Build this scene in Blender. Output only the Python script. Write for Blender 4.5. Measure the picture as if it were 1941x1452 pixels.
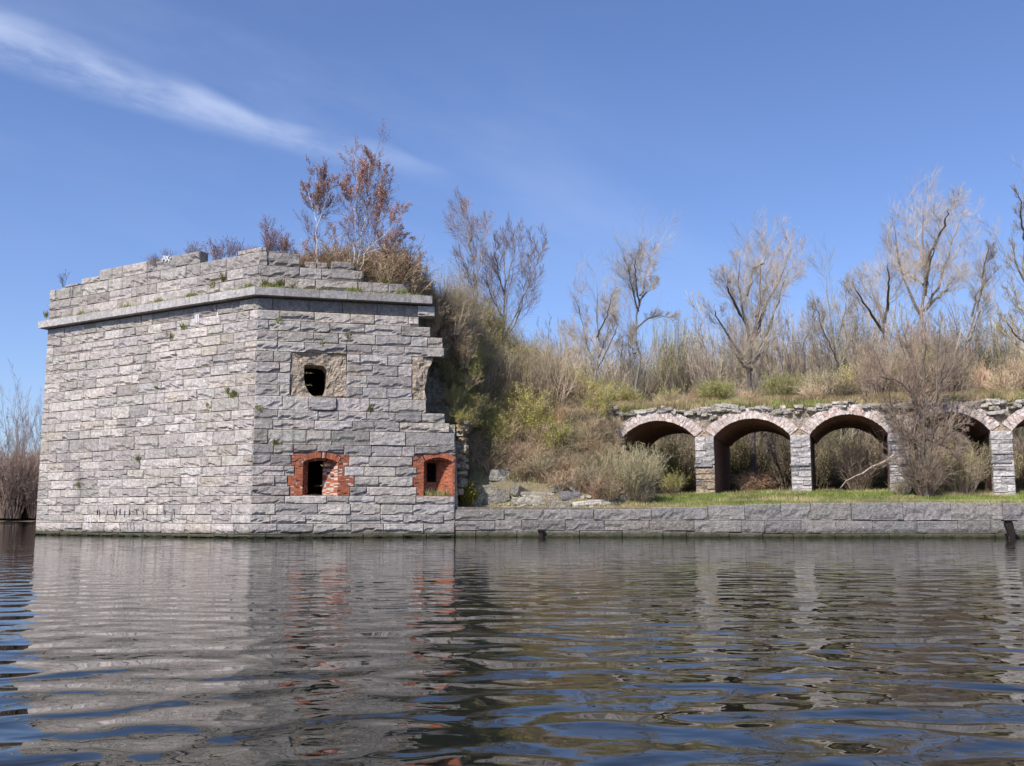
import bpy, math
import numpy as np
from mathutils import Vector, Matrix

# ------------------------------------------------------------------ camera, sky, sun
scn = bpy.context.scene
for o in list(bpy.data.objects): bpy.data.objects.remove(o)
EYE = 1.25
PITCH = math.atan(250.0/1887.0)
cam = bpy.data.cameras.new('camera'); cam.sensor_width = 36.0; cam.lens = 35.0
cam.clip_start = 0.1; cam.clip_end = 6000
camo = bpy.data.objects.new('camera', cam); scn.collection.objects.link(camo)
camo.location = (0, 0, EYE); camo.rotation_euler = (math.pi/2+PITCH, 0, 0)
scn.camera = camo
scn.view_settings.view_transform = 'Standard'; scn.view_settings.look = 'None'
scn.view_settings.gamma = 1.0; scn.view_settings.use_curve_mapping = False
scn.view_settings.exposure = 0.44

SUN_H = np.array([-0.56, -0.83]); SUN_H /= np.linalg.norm(SUN_H)
SUN_EL = math.radians(46)
sun_dir = Vector((SUN_H[0]*math.cos(SUN_EL), SUN_H[1]*math.cos(SUN_EL), math.sin(SUN_EL)))
world = bpy.data.worlds.new('World'); scn.world = world; world.use_nodes = True
wn = world.node_tree.nodes; wl = world.node_tree.links; wn.clear()
sky = wn.new('ShaderNodeTexSky'); sky.sky_type = 'NISHITA'; sky.sun_disc = False
sky.sun_elevation = SUN_EL; sky.sun_rotation = math.atan2(sun_dir.x, sun_dir.y)
sky.air_density = 1.0; sky.dust_density = 0.9; sky.ozone_density = 3.2; sky.altitude = 50
bg = wn.new('ShaderNodeBackground'); bg.inputs[1].default_value = 0.108
wo = wn.new('ShaderNodeOutputWorld'); wl.new(bg.outputs[0], wo.inputs[0])

def raydir(px, py):
    u = px-970.5; v = 726.0-py; c, s = math.cos(PITCH), math.sin(PITCH)
    return np.array([u, 1887*c-v*s, 1887*s+v*c])
def at(px, py, Y):
    d = raydir(px, py); d = d/d[1]*Y; d[2] += EYE; return d

def wmath(op, a, b=None, c=None, clamp=False):
    n = wn.new('ShaderNodeMath'); n.operation = op; n.use_clamp = clamp
    for i, x in enumerate((a, b, c)):
        if x is None: continue
        if isinstance(x, (int, float)): n.inputs[i].default_value = x
        else: wl.new(x, n.inputs[i])
    return n.outputs[0]
def wvec(op, a, b):
    n = wn.new('ShaderNodeVectorMath'); n.operation = op
    for i, x in enumerate((a, b)):
        if isinstance(x, (tuple, list)): n.inputs[i].default_value = x
        else: wl.new(x, n.inputs[i])
    return n
def wnoise(vec, scale, detail, rough=0.55):
    n = wn.new('ShaderNodeTexNoise'); n.inputs['Scale'].default_value = scale
    n.inputs['Detail'].default_value = detail; n.inputs['Roughness'].default_value = rough
    wl.new(vec, n.inputs['Vector']); return n.outputs['Fac']
def wramp(x, a, b):
    n = wn.new('ShaderNodeMapRange'); n.interpolation_type = 'SMOOTHSTEP'
    n.inputs['From Min'].default_value = a; n.inputs['From Max'].default_value = b
    wl.new(x, n.inputs['Value']); return n.outputs['Result']
# a long cirrus streak: a thin band beside a great circle of the sky
def unit(v): return v/np.linalg.norm(v)
c1, c2 = unit(raydir(-40, 66)), unit(raydir(770, 332))
cn = unit(np.cross(c1, c2)); ct = unit(c2-c1*np.dot(c1, c2))
tc = wn.new('ShaderNodeTexCoord'); dv = tc.outputs['Generated']
across = wvec('DOT_PRODUCT', dv, tuple(cn)).outputs['Value']
along = wmath('ARCTAN2', wvec('DOT_PRODUCT', dv, tuple(ct)).outputs['Value'], wvec('DOT_PRODUCT', dv, tuple(c1)).outputs['Value'])
comb = wn.new('ShaderNodeCombineXYZ'); wl.new(wmath('MULTIPLY', along, 2.4), comb.inputs[0]); wl.new(wmath('MULTIPLY', across, 8.0), comb.inputs[1])
cv = comb.outputs[0]
nz = wnoise(cv, 1.6, 3); nz2 = wnoise(cv, 3.2, 8, 0.6); nz3 = wnoise(cv, 1.1, 6, 0.55)
off = wmath('ADD', across, wmath('MULTIPLY', wmath('SUBTRACT', nz, 0.5), 0.055))
dist = wmath('ABSOLUTE', off)
width = wmath('ADD', 0.010, wmath('MULTIPLY', wramp(along, 0.42, 0.0), 0.011))
core = wramp(wmath('DIVIDE', dist, width), 1.25, 0.0)
core = wmath('MULTIPLY', core, wramp(nz2, 0.25, 0.72))
core = wmath('MULTIPLY', core, wramp(along, 0.46, 0.26))
core = wmath('MULTIPLY', core, wramp(along, -0.9, -0.2))
veil = wmath('MULTIPLY', wramp(wmath('ABSOLUTE', wmath('ADD', across, -0.01)), 0.22, 0.0), wramp(nz3, 0.42, 0.8))
veil = wmath('MULTIPLY', veil, wramp(along, 1.2, 0.3))
mask = wmath('ADD', wmath('MULTIPLY', core, 0.50), wmath('MULTIPLY', veil, 0.16), clamp=True)
mix = wn.new('ShaderNodeMix'); mix.data_type = 'RGBA'
# photo sky is a shade more violet-blue than the model's
hsv = wn.new('ShaderNodeMix'); hsv.data_type = 'RGBA'; hsv.blend_type = 'MULTIPLY'; hsv.inputs[0].default_value = 1.0
wl.new(sky.outputs[0], hsv.inputs[6]); hsv.inputs[7].default_value = (0.885, 0.925, 1.16, 1)
wl.new(mask, mix.inputs[0]); wl.new(hsv.outputs[2], mix.inputs[6]); mix.inputs[7].default_value = (5.2, 5.9, 7.6, 1)
wl.new(mix.outputs[2], bg.inputs[0])

sl = bpy.data.lights.new('sun', 'SUN'); sl.energy = 4.1; sl.angle = math.radians(0.53); sl.color = (1.0, 0.955, 0.89)
so = bpy.data.objects.new('sun', sl); scn.collection.objects.link(so)
so.rotation_euler = sun_dir.to_track_quat('Z', 'Y').to_euler()

# ------------------------------------------------------------------ helpers
rng = np.random.default_rng(7)
TAB = np.random.default_rng(3).random((64, 64, 64))
def vn(x, y, z):
    x, y, z = np.broadcast_arrays(np.asarray(x, float), np.asarray(y, float), np.asarray(z, float))
    xi, yi, zi = np.floor(x).astype(int), np.floor(y).astype(int), np.floor(z).astype(int)
    fx, fy, fz = x-xi, y-yi, z-zi
    fx, fy, fz = fx*fx*(3-2*fx), fy*fy*(3-2*fy), fz*fz*(3-2*fz)
    r = 0
    for a in (0, 1):
        for b in (0, 1):
            for c in (0, 1):
                w = (fx if a else 1-fx)*(fy if b else 1-fy)*(fz if c else 1-fz)
                r = r+w*TAB[(xi+a) % 64, (yi+b) % 64, (zi+c) % 64]
    return r
def fbm(x, y, z=0.0, o=4):
    x, y = np.asarray(x, float), np.asarray(y, float); s = 0; a = 0.5
    for i in range(o): s = s+a*(vn(x*2**i+i*7.3, y*2**i+i*3.1, z*2**i+i*5.7)-0.5); a *= 0.5
    return s
def sm(x, a, b):
    t = np.clip((np.asarray(x, float)-a)/(b-a), 0, 1); return t*t*(3-2*t)
def xat(px, Y): return (px-970.5)/1875.0*Y

class MB:
    def __init__(s): s.V = []; s.C = []; s.T = []; s.Q = []; s.n = 0
    def add(s, V, F, col=(1, 1, 1)):
        V = np.asarray(V, float).reshape(-1, 3); F = np.asarray(F, int)
        s.V.append(V); c = np.asarray(col, float)
        s.C.append(np.broadcast_to(c, V.shape) if c.ndim == 1 else c)
        (s.T if F.shape[1] == 3 else s.Q).append(F+s.n); s.n += len(V)
    def hexa(s, P8, col=(1, 1, 1)):   # 0-3 one face ring, 4-7 the opposite ring
        s.add(P8, [(0, 1, 2, 3), (7, 6, 5, 4), (0, 4, 5, 1), (1, 5, 6, 2), (2, 6, 7, 3), (3, 7, 4, 0)], col)
    def merge(s, o, M=None, loc=(0, 0, 0), tint=None):
        V = np.concatenate(o.V); C = np.concatenate(o.C)
        if M is not None: V = V@np.asarray(M).T
        V = V+np.asarray(loc)
        if tint is not None: C = C*np.asarray(tint)
        n = s.n; s.V.append(V); s.C.append(C)
        for f in o.T: s.T.append(f+n)
        for f in o.Q: s.Q.append(f+n)
        s.n += len(V)
    def mesh(s, name, org, mat, smooth=False):
        V = np.concatenate(s.V)-np.asarray(org, float); C = np.concatenate(s.C)
        T = np.concatenate(s.T) if s.T else np.zeros((0, 3), int); Q = np.concatenate(s.Q) if s.Q else np.zeros((0, 4), int)
        me = bpy.data.meshes.new(name); me.vertices.add(len(V)); me.vertices.foreach_set('co', V.ravel())
        nl = T.size+Q.size; me.loops.add(nl); me.loops.foreach_set('vertex_index', np.concatenate([T.ravel(), Q.ravel()]).astype(np.int32))
        npoly = len(T)+len(Q); me.polygons.add(npoly)
        st = np.concatenate([np.arange(len(T))*3, T.size+np.arange(len(Q))*4]).astype(np.int32)
        me.polygons.foreach_set('loop_start', st)
        me.polygons.foreach_set('use_smooth', np.full(npoly, bool(smooth)))
        ca = me.color_attributes.new('tint', 'FLOAT_COLOR', 'POINT')
        ca.data.foreach_set('color', np.concatenate([C, np.ones((len(C), 1))], 1).astype(np.float32).ravel())
        me.materials.append(mat); me.update(calc_edges=True); me.validate()
        return me
    def build(s, name, mat, parent=None, org=None, smooth=False, **props):
        if parent is not None: org = parent['_org']
        elif org is None:
            V = np.concatenate(s.V); org = (V[:, 0].mean(), V[:, 1].mean(), V[:, 2].min())
        o = bpy.data.objects.new(name, s.mesh(name, org, mat, smooth)); scn.collection.objects.link(o)
        if parent is not None: o.parent = parent; ORG[o] = None
        else: o.location = org
        o['_org'] = [float(a) for a in org]
        for k, v in props.items(): o[k] = v
        return o
ORG = {}
def thing(name, label, cat, org, group=None, kind=None):
    o = bpy.data.objects.new(name, None); scn.collection.objects.link(o); o.location = org; o['_org'] = [float(a) for a in org]
    o['label'] = label; o['category'] = cat
    if group: o['group'] = group
    if kind: o['kind'] = kind
    return o

# ------------------------------------------------------------------ materials
def mat_base(name):
    m = bpy.data.materials.new(name); m.use_nodes = True; nt = m.node_tree; nt.nodes.clear()
    out = nt.nodes.new('ShaderNodeOutputMaterial'); p = nt.nodes.new('ShaderNodeBsdfPrincipled'); nt.links.new(p.outputs[0], out.inputs[0])
    return m, nt, p, out
def N(nt, t, **k):
    n = nt.nodes.new(t)
    for a, b in k.items(): setattr(n, a, b)
    return n
def noise(nt, vec, sc, det=5, ro=0.6):
    n = N(nt, 'ShaderNodeTexNoise'); n.inputs['Scale'].default_value = sc; n.inputs['Detail'].default_value = det; n.inputs['Roughness'].default_value = ro
    nt.links.new(vec, n.inputs['Vector']); return n.outputs['Fac']
def mapv(nt, vec, s):
    n = N(nt, 'ShaderNodeMapping'); n.inputs['Scale'].default_value = s; nt.links.new(vec, n.inputs['Vector']); return n.outputs[0]
def rng_(nt, x, a, b, c, d, sm_=True):
    n = N(nt, 'ShaderNodeMapRange', interpolation_type='SMOOTHSTEP' if sm_ else 'LINEAR')
    for k, v in zip(('From Min', 'From Max', 'To Min', 'To Max'), (a, b, c, d)): n.inputs[k].default_value = v
    nt.links.new(x, n.inputs['Value']); return n.outputs['Result']
def mth(nt, op, a, b, clamp=False):
    n = N(nt, 'ShaderNodeMath', operation=op, use_clamp=clamp)
    for i, x in enumerate((a, b)):
        if isinstance(x, (int, float)): n.inputs[i].default_value = x
        else: nt.links.new(x, n.inputs[i])
    return n.outputs[0]
def mixc(nt, f, a, b, mode='MIX'):
    n = N(nt, 'ShaderNodeMix', data_type='RGBA', blend_type=mode)
    for i, x in ((0, f), (6, a), (7, b)):
        if isinstance(x, (int, float)): n.inputs[i].default_value = x
        elif isinstance(x, tuple): n.inputs[i].default_value = (*x, 1)
        else: nt.links.new(x, n.inputs[i])
    return n.outputs[2]
def stone_mat(name, base, fine=14, bump=0.03, algae=False, stain=0.45, moss=0.0, strata=True):
    m, nt, p, out = mat_base(name); L = nt.links
    geo = N(nt, 'ShaderNodeNewGeometry'); pos = geo.outputs['Position']
    at_ = N(nt, 'ShaderNodeAttribute', attribute_name='tint')
    col = mixc(nt, 1.0, at_.outputs['Color'], base, 'MULTIPLY')
    n1 = noise(nt, pos, fine, 6, 0.7); n2 = noise(nt, pos, 1.1, 5, 0.65); n3 = noise(nt, pos, 4.5, 4, 0.6)
    v = rng_(nt, n1, 0.3, 0.72, 0.66, 1.22)
    col = mixc(nt, 1.0, col, mixc(nt, 1.0, (1, 1, 1), v, 'MULTIPLY'), 'MULTIPLY')
    v2 = rng_(nt, n3, 0.34, 0.66, 0.80, 1.14); col = mixc(nt, 1.0, col, mixc(nt, 1.0, (1, 1, 1), v2, 'MULTIPLY'), 'MULTIPLY')
    if strata:
        st = noise(nt, mapv(nt, pos, (1.3, 1.3, 22)), 1.0, 5, 0.7)
        sv = rng_(nt, st, 0.33, 0.47, 0.80, 1.0); col = mixc(nt, 1.0, col, mixc(nt, 1.0, (1, 1, 1), sv, 'MULTIPLY'), 'MULTIPLY')
    # weather stains running down
    sn = noise(nt, mapv(nt, pos, (1.0, 1.0, 0.22)), 0.9, 6, 0.62)
    col = mixc(nt, rng_(nt, sn, 0.55, 0.75, 0.0, stain), col, (0.13, 0.125, 0.12))
    sk = noise(nt, mapv(nt, pos, (2.6, 2.6, 0.10)), 1.0, 5, 0.6)
    col = mixc(nt, rng_(nt, sk, 0.56, 0.70, 0.0, stain*.75), col, (0.12, 0.11, 0.10))
    rs = noise(nt, mapv(nt, pos, (1.6, 1.6, 0.3)), 1.3, 5, 0.65)
    col = mixc(nt, rng_(nt, rs, 0.60, 0.74, 0.0, stain*.5), col, (0.30, 0.20, 0.12))
    w = noise(nt, pos, 7.0, 3, 0.5)
    col = mixc(nt, rng_(nt, w, 0.66, 0.74, 0.0, 0.5), col, (0.55, 0.53, 0.51))
    if moss > 0:
        mm = noise(nt, pos, 2.1, 5, 0.6); col = mixc(nt, rng_(nt, mm, 0.55, 0.7, 0, moss), col, (0.17, 0.155, 0.045))
    if algae:
        sep = N(nt, 'ShaderNodeSeparateXYZ'); L.new(pos, sep.inputs[0])
        zz = mth(nt, 'ADD', sep.outputs[2], mth(nt, 'MULTIPLY', mth(nt, 'SUBTRACT', noise(nt, pos, 2.5, 4), 0.5), 0.32))
        col = mixc(nt, rng_(nt, zz, 0.50, 0.17, 0.0, 0.88), col, (0.060, 0.058, 0.028))
        col = mixc(nt, rng_(nt, zz, 0.16, 0.02, 0.0, 0.9), col, (0.022, 0.024, 0.010))
    L.new(col, p.inputs['Base Color']); p.inputs['Roughness'].default_value = 0.9; p.inputs['Specular IOR Level'].default_value = 0.25
    h = mth(nt, 'ADD', mth(nt, 'MULTIPLY', n1, 0.35), mth(nt, 'MULTIPLY', n3, 1.0))
    h = mth(nt, 'ADD', h, mth(nt, 'MULTIPLY', noise(nt, pos, 45, 3, 0.7), 0.12))
    b = N(nt, 'ShaderNodeBump'); b.inputs['Strength'].default_value = 1.0; b.inputs['Distance'].default_value = bump*2.4; L.new(h, b.inputs['Height']); L.new(b.outputs[0], p.inputs['Normal'])
    return m
M_stone = stone_mat('limestone', (0.50, 0.452, 0.412), algae=True, stain=0.6)
M_dress = stone_mat('dressed_limestone', (0.44, 0.41, 0.39), bump=0.008, stain=0.55, strata=False)
M_quay = stone_mat('quay_limestone', (0.285, 0.262, 0.245), bump=0.045, algae=True, stain=0.6)
M_mortar = stone_mat('mortar_core', (0.19, 0.155, 0.13), bump=0.04, stain=0.5)
M_tan = stone_mat('tan_rubble', (0.50, 0.40, 0.30), fine=6, bump=0.10, stain=0.25, strata=False)
M_white = stone_mat('limewashed_stone', (0.47, 0.44, 0.42), fine=8, bump=0.05, stain=0.3)
M_rub = stone_mat('mossy_rubble', (0.43, 0.395, 0.34), fine=9, bump=0.05, stain=0.4, moss=0.5)
M_brick = stone_mat('red_brick', (1, 1, 1), fine=20, bump=0.006, stain=0.2, strata=False)
M_inner = stone_mat('soot_dark_brick', (0.10, 0.07, 0.055), fine=10, bump=0.03, stain=0.6, strata=False)  # very dark brick for chambers, vaults and passage sides
M_iron = stone_mat('rusted_iron', (0.025, 0.018, 0.016), bump=0.005, stain=0.2, strata=False)
def simple_mat(name, rough=0.85, trans=0.0, ns=3.0, amp=0.25, rnd=0.0):
    m, nt, p, out = mat_base(name)
    at_ = N(nt, 'ShaderNodeAttribute', attribute_name='tint'); geo = N(nt, 'ShaderNodeNewGeometry')
    n = noise(nt, geo.outputs['Position'], ns, 4, 0.6); v = rng_(nt, n, 0.3, 0.7, 1-amp, 1+amp)
    if rnd:
        oi = N(nt, 'ShaderNodeObjectInfo'); v = mth(nt, 'MULTIPLY', v, rng_(nt, oi.outputs['Random'], 0, 1, 1-rnd, 1+rnd, False))
    col = mixc(nt, 1.0, at_.outputs['Color'], mixc(nt, 1.0, (1, 1, 1), v, 'MULTIPLY'), 'MULTIPLY')
    nt.links.new(col, p.inputs['Base Color']); p.inputs['Roughness'].default_value = rough; p.inputs['Specular IOR Level'].default_value = 0.15
    if trans > 0:
        t = N(nt, 'ShaderNodeBsdfTranslucent'); nt.links.new(col, t.inputs[0]); mx = N(nt, 'ShaderNodeMixShader'); mx.inputs[0].default_value = trans
        nt.links.new(p.outputs[0], mx.inputs[1]); nt.links.new(t.outputs[0], mx.inputs[2]); nt.links.new(mx.outputs[0], out.inputs[0])
    return m
M_bark = simple_mat('bark', 0.9, 0, 9.0, 0.4); M_twig = simple_mat('twigs', 0.8, 0.15, 0.8, 0.2, 0.2)
M_leaf = simple_mat('young_leaves', 0.6, 0.35, 1.5, 0.2, 0.2); M_grass = simple_mat('grass_blades', 0.7, 0.25, 0.6, 0.35)
M_paint = simple_mat('paint', 0.7, 0, 20, 0.1)
def earth_mat():
    m, nt, p, out = mat_base('earth'); geo = N(nt, 'ShaderNodeNewGeometry'); pos = geo.outputs['Position']
    a = noise(nt, pos, 0.45, 6, 0.65); b = noise(nt, pos, 6, 6, 0.7)
    col = mixc(nt, rng_(nt, a, 0.38, 0.62, 0, 1), (0.19, 0.15, 0.09), (0.13, 0.14, 0.055))
    col = mixc(nt, rng_(nt, b, 0.35, 0.7, 0, 0.8), col, (0.30, 0.24, 0.15))
    nt.links.new(col, p.inputs['Base Color']); p.inputs['Roughness'].default_value = 0.95
    bm = N(nt, 'ShaderNodeBump'); bm.inputs['Distance'].default_value = 0.15; nt.links.new(b, bm.inputs['Height']); nt.links.new(bm.outputs[0], p.inputs['Normal'])
    return m
M_earth = earth_mat()
def water_mat():
    m, nt, p, out = mat_base('lake_water'); geo = N(nt, 'ShaderNodeNewGeometry'); pos = geo.outputs['Position']; L = nt.links
    p.inputs['Base Color'].default_value = (0.010, 0.012, 0.010, 1); p.inputs['Roughness'].default_value = 0.015; p.inputs['IOR'].default_value = 1.29
    def layer(sx, sy, det, dist, amp):
        n = N(nt, 'ShaderNodeTexNoise'); n.inputs['Scale'].default_value = 1; n.inputs['Detail'].default_value = det
        n.inputs['Roughness'].default_value = 0.4; n.inputs['Distortion'].default_value = dist
        L.new(mapv(nt, pos, (sx, sy, 1)), n.inputs['Vector']); return mth(nt, 'MULTIPLY', n.outputs['Fac'], amp)
    sep = N(nt, 'ShaderNodeSeparateXYZ'); L.new(pos, sep.inputs[0])   # the boat's own wash dies away towards the wall
    wash = rng_(nt, sep.outputs[1], 5, 26, 1.0, 0.24)
    h = mth(nt, 'MULTIPLY', mth(nt, 'ADD', layer(1.45, 1.85, 0, 0.3, WA), layer(4.4, 5.0, 0, 0.6, WB)), wash)
    patch = rng_(nt, noise(nt, mapv(nt, pos, (0.10, 0.16, 1)), 1, 2), 0.4, 0.62, 0.35, 1.0)
    h = mth(nt, 'ADD', h, mth(nt, 'MULTIPLY', layer(5.5, 8.0, 2, 0.2, WC), patch))
    b = N(nt, 'ShaderNodeBump'); b.inputs['Strength'].default_value = 1; b.inputs['Distance'].default_value = 1.0
    L.new(h, b.inputs['Height']); L.new(b.outputs[0], p.inputs['Normal'])
    return m
WA, WB, WC = 0.066, 0.0048, 0.0013
M_water = water_mat()

# ------------------------------------------------------------------ water and far land
def grid_obj(name, xs, ys, zf, mat, smooth=True, col=(1, 1, 1), **props):
    X, Y = np.meshgrid(xs, ys); Z = zf(X, Y); nx, ny = len(xs), len(ys)
    i = np.arange(nx-1)[None, :]+np.arange(ny-1)[:, None]*nx; F = np.stack([i, i+1, i+1+nx, i+nx], -1).reshape(-1, 4)
    b = MB(); b.add(np.stack([X, Y, Z], -1), F, col); return b.build(name, mat, org=(0, 0, 0), smooth=smooth, **props)
xs = np.concatenate([[-4000, -1200, -400, -150], np.linspace(-80, 80, 9), [150, 400, 1200, 4000]])
ys = np.concatenate([[-3000, -800, -200, -50], np.linspace(-10, 100, 12), [200, 500, 1500, 4000]])
grid_obj('lake_water', xs, ys, lambda X, Y: 0*X, M_water, kind='structure', label='rippled dark blue lake water reflecting the bastion')
grid_obj('lake_bed', xs, ys, lambda X, Y: 0*X-3.0, M_earth, kind='structure')

# ------------------------------------------------------------------ the bastion's frame of reference
g0 = raydir(474, 1020.5); YC = EYE/(-g0[2]/g0[1]); C0 = np.array([g0[0]/g0[1]*YC, YC])
g1 = raydir(67, 1013); YL = YC/0.848; EL = np.array([g1[0]/g1[1]*YL, YL])
g2 = raydir(812, 571); YR = YC/0.9585; ER = np.array([g2[0]/g2[1]*YR, YR])
class Face:
    def __init__(s, o, e, flip):
        s.o = o; s.d = unit(e-o); s.n = np.array([s.d[1], -s.d[0]])*flip
    def P(s, t, z, out=0.0):
        t, z, out = np.broadcast_arrays(np.asarray(t, float), np.asarray(z, float), np.asarray(out, float))
        return np.stack([s.o[0]+s.d[0]*t+s.n[0]*out, s.o[1]+s.d[1]*t+s.n[1]*out, z], -1)
    def tz(s, px, py):
        r = raydir(px, py); a, b = r[0]/r[1], r[2]/r[1]   # x = aY
        t = (a*s.o[1]-s.o[0])/(s.d[0]-a*s.d[1]); Y = s.o[1]+s.d[1]*t; return t, EYE+b*Y
FL = Face(C0, EL, -1); FR = Face(C0, ER, 1)
LEN_L = float(np.linalg.norm(EL-C0)); LEN_R = FR.tz(862, 1000)[0]
zc = lambda y: float(at(480, y, YC)[2])
JOINT = [564, 586, 605, 625, 645, 664, 685, 705, 728, 749, 775, 794, 813, 841, 862, 882, 901, 921, 939, 955, 976, 992.5, 1013]
ZJ = [zc(y) for y in JOINT]+[-0.05]
Z_CORN0, Z_CORN1 = zc(562), zc(546.6)
ZP = [Z_CORN1, zc(523), zc(502), zc(477), zc(457)]

def block(face, t0, t1, z0, z1, b=0.075, dep=0.4, tint=(1, 1, 1), g=0.019, nx=None, nz=7, edge0=False, out=0.0, seed=None):
    """one rock-faced ashlar: closed box with a fractured front"""
    sd = rng.random()*50 if seed is None else seed
    a0 = t0+(0 if edge0 else g*.65); a1 = t1-g*.65; h0, h1 = z0+g, z1-g
    if nx is None: nx = int(np.clip((a1-a0)/0.15, 4, 15))
    u = np.linspace(0, 1, nx+1); w = np.linspace(0, 1, nz+1)
    if nx > 3: e = 0.035/(a1-a0); u[1], u[-2] = e, 1-e; u[2:-2] = np.linspace(e, 1-e, nx-1)[1:-1]
    if nz > 3: e = 0.03/(h1-h0); w[1], w[-2] = e, 1-e; w[2:-2] = np.linspace(e, 1-e, nz-1)[1:-1]
    inner = np.zeros((nz+1, nx+1)); inner[2:-2, 2:-2] = 1
    T, Z = np.meshgrid(a0+(a1-a0)*u, h0+(h1-h0)*w)
    T += (rng.random(T.shape)-0.5)*0.09*inner; Z += (rng.random(Z.shape)-0.5)*0.05*inner
    n1 = vn(T*1.3+sd, Z*2.2, sd*3); n2 = vn(T*2.4+sd, Z*8, sd)
    de = np.minimum(np.minimum(T-a0, a1-T)/0.03, np.minimum(Z-h0, h1-Z)/0.02); m = np.clip(de, 0, 1)
    cut = h0+(h1-h0)*np.clip(1.1*(vn(T*1.5+sd*2, sd, 3.3)-0.36)+0.08*(n2-.5), 0, 0.6)
    n3 = vn(T*5+sd, Z*17, sd+4); D = b*(0.55+0.55*n1)+(0.033*(n2-0.5)+0.018*(n3-.5))*(b/0.06)
    D = np.where(Z < cut, D*0.1-0.03, D)
    D = m*D+out
    cr = rng.random((2, 2))
    for (i, j) in ((0, 0), (0, -1), (-1, 0), (-1, -1)):
        if cr[i, j] < 0.3 and not (edge0 and j == 0): D[i, j] -= 0.05
    V1 = face.P(T, Z, D); V0 = face.P(np.array([a0, a1, a1, a0]), np.array([h0, h0, h1, h1]), out-dep)
    n = nx+1; i = np.arange(nx)[None, :]+np.arange(nz)[:, None]*n
    F = [tuple(q) for q in np.stack([i, i+1, i+1+n, i+n], -1).reshape(-1, 4)]
    tot = n*(nz+1); A, B, Cc, Dd = tot, tot+1, tot+2, tot+3
    tr = []
    for k in range(nx): tr.append((k+1, k, A if k < nx/2 else B)); kk = nz*n+k; tr.append((kk, kk+1, Dd if k < nx/2 else Cc))
    hx = int(math.ceil(nx/2)); tr.append((hx, A, B)); tr.append((nz*n+hx, Cc, Dd))
    for k in range(nz): tr.append((k*n, (k+1)*n, A if k < nz/2 else Dd)); tr.append((k*n+nx, (k+1)*n+nx, B if k < nz/2 else Cc))
    hz = int(math.ceil(nz/2)); tr.append((hz*n, Dd, A)); tr.append((hz*n+nx, B, Cc))
    return np.concatenate([V1.reshape(-1, 3), V0]), F, tr, tint
def mb_block(*a, **k):
    V, F, tr, tint = block(*a, **k); b = MB(); b.add(V, F, tint); b.T.append(np.array(tr)); b.flip = True
    return b
def rtint(lo=0.77, hi=1.18, dark=1.0):
    v = rng.uniform(lo, hi)*dark; r = rng.random()
    if r < 0.05: return (v*1.03, v*0.98, v*0.90)
    if r < 0.22: v *= 0.84
    return (v*rng.uniform(0.98, 1.03), v*rng.uniform(0.98, 1.0), v*rng.uniform(0.94, 1.01))

bastion = thing('stone_bastion', 'ruined grey limestone bastion with brick framed openings rising from the lake', 'bastion', (C0[0], C0[1], 0))
wallstones = []   # (approx size in picture, builder)
def course(face, z0, z1, a, b, lo, hi, dark=1.0, bulge=0.058, first=None, store=wallstones, **k):
    t = a; i = 0
    while t < b-0.02:
        L = rng.uniform(lo, hi) if not (i == 0 and first) else first
        if b-(t+L) < lo*0.55: L = b-t
        e0 = (t == 0.0)
        mb = mb_block(face, t, t+L, z0, z1, b=bulge*rng.uniform(0.3, 1.45), tint=rtint(dark=dark), edge0=e0, **k)
        store.append((L*(z1-z0), mb, t, t+L, z0, z1)); t += L; i += 1

# left face: every course
for i in range(len(ZJ)-1):
    z1, z0 = ZJ[i], ZJ[i+1]
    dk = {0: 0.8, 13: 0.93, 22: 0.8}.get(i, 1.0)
    course(FL, z0, z1, 0.0, LEN_L, 0.95, 2.35, dark=dk*1.03, first=rng.uniform(0.55, 1.9), bulge=0.055)
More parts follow.
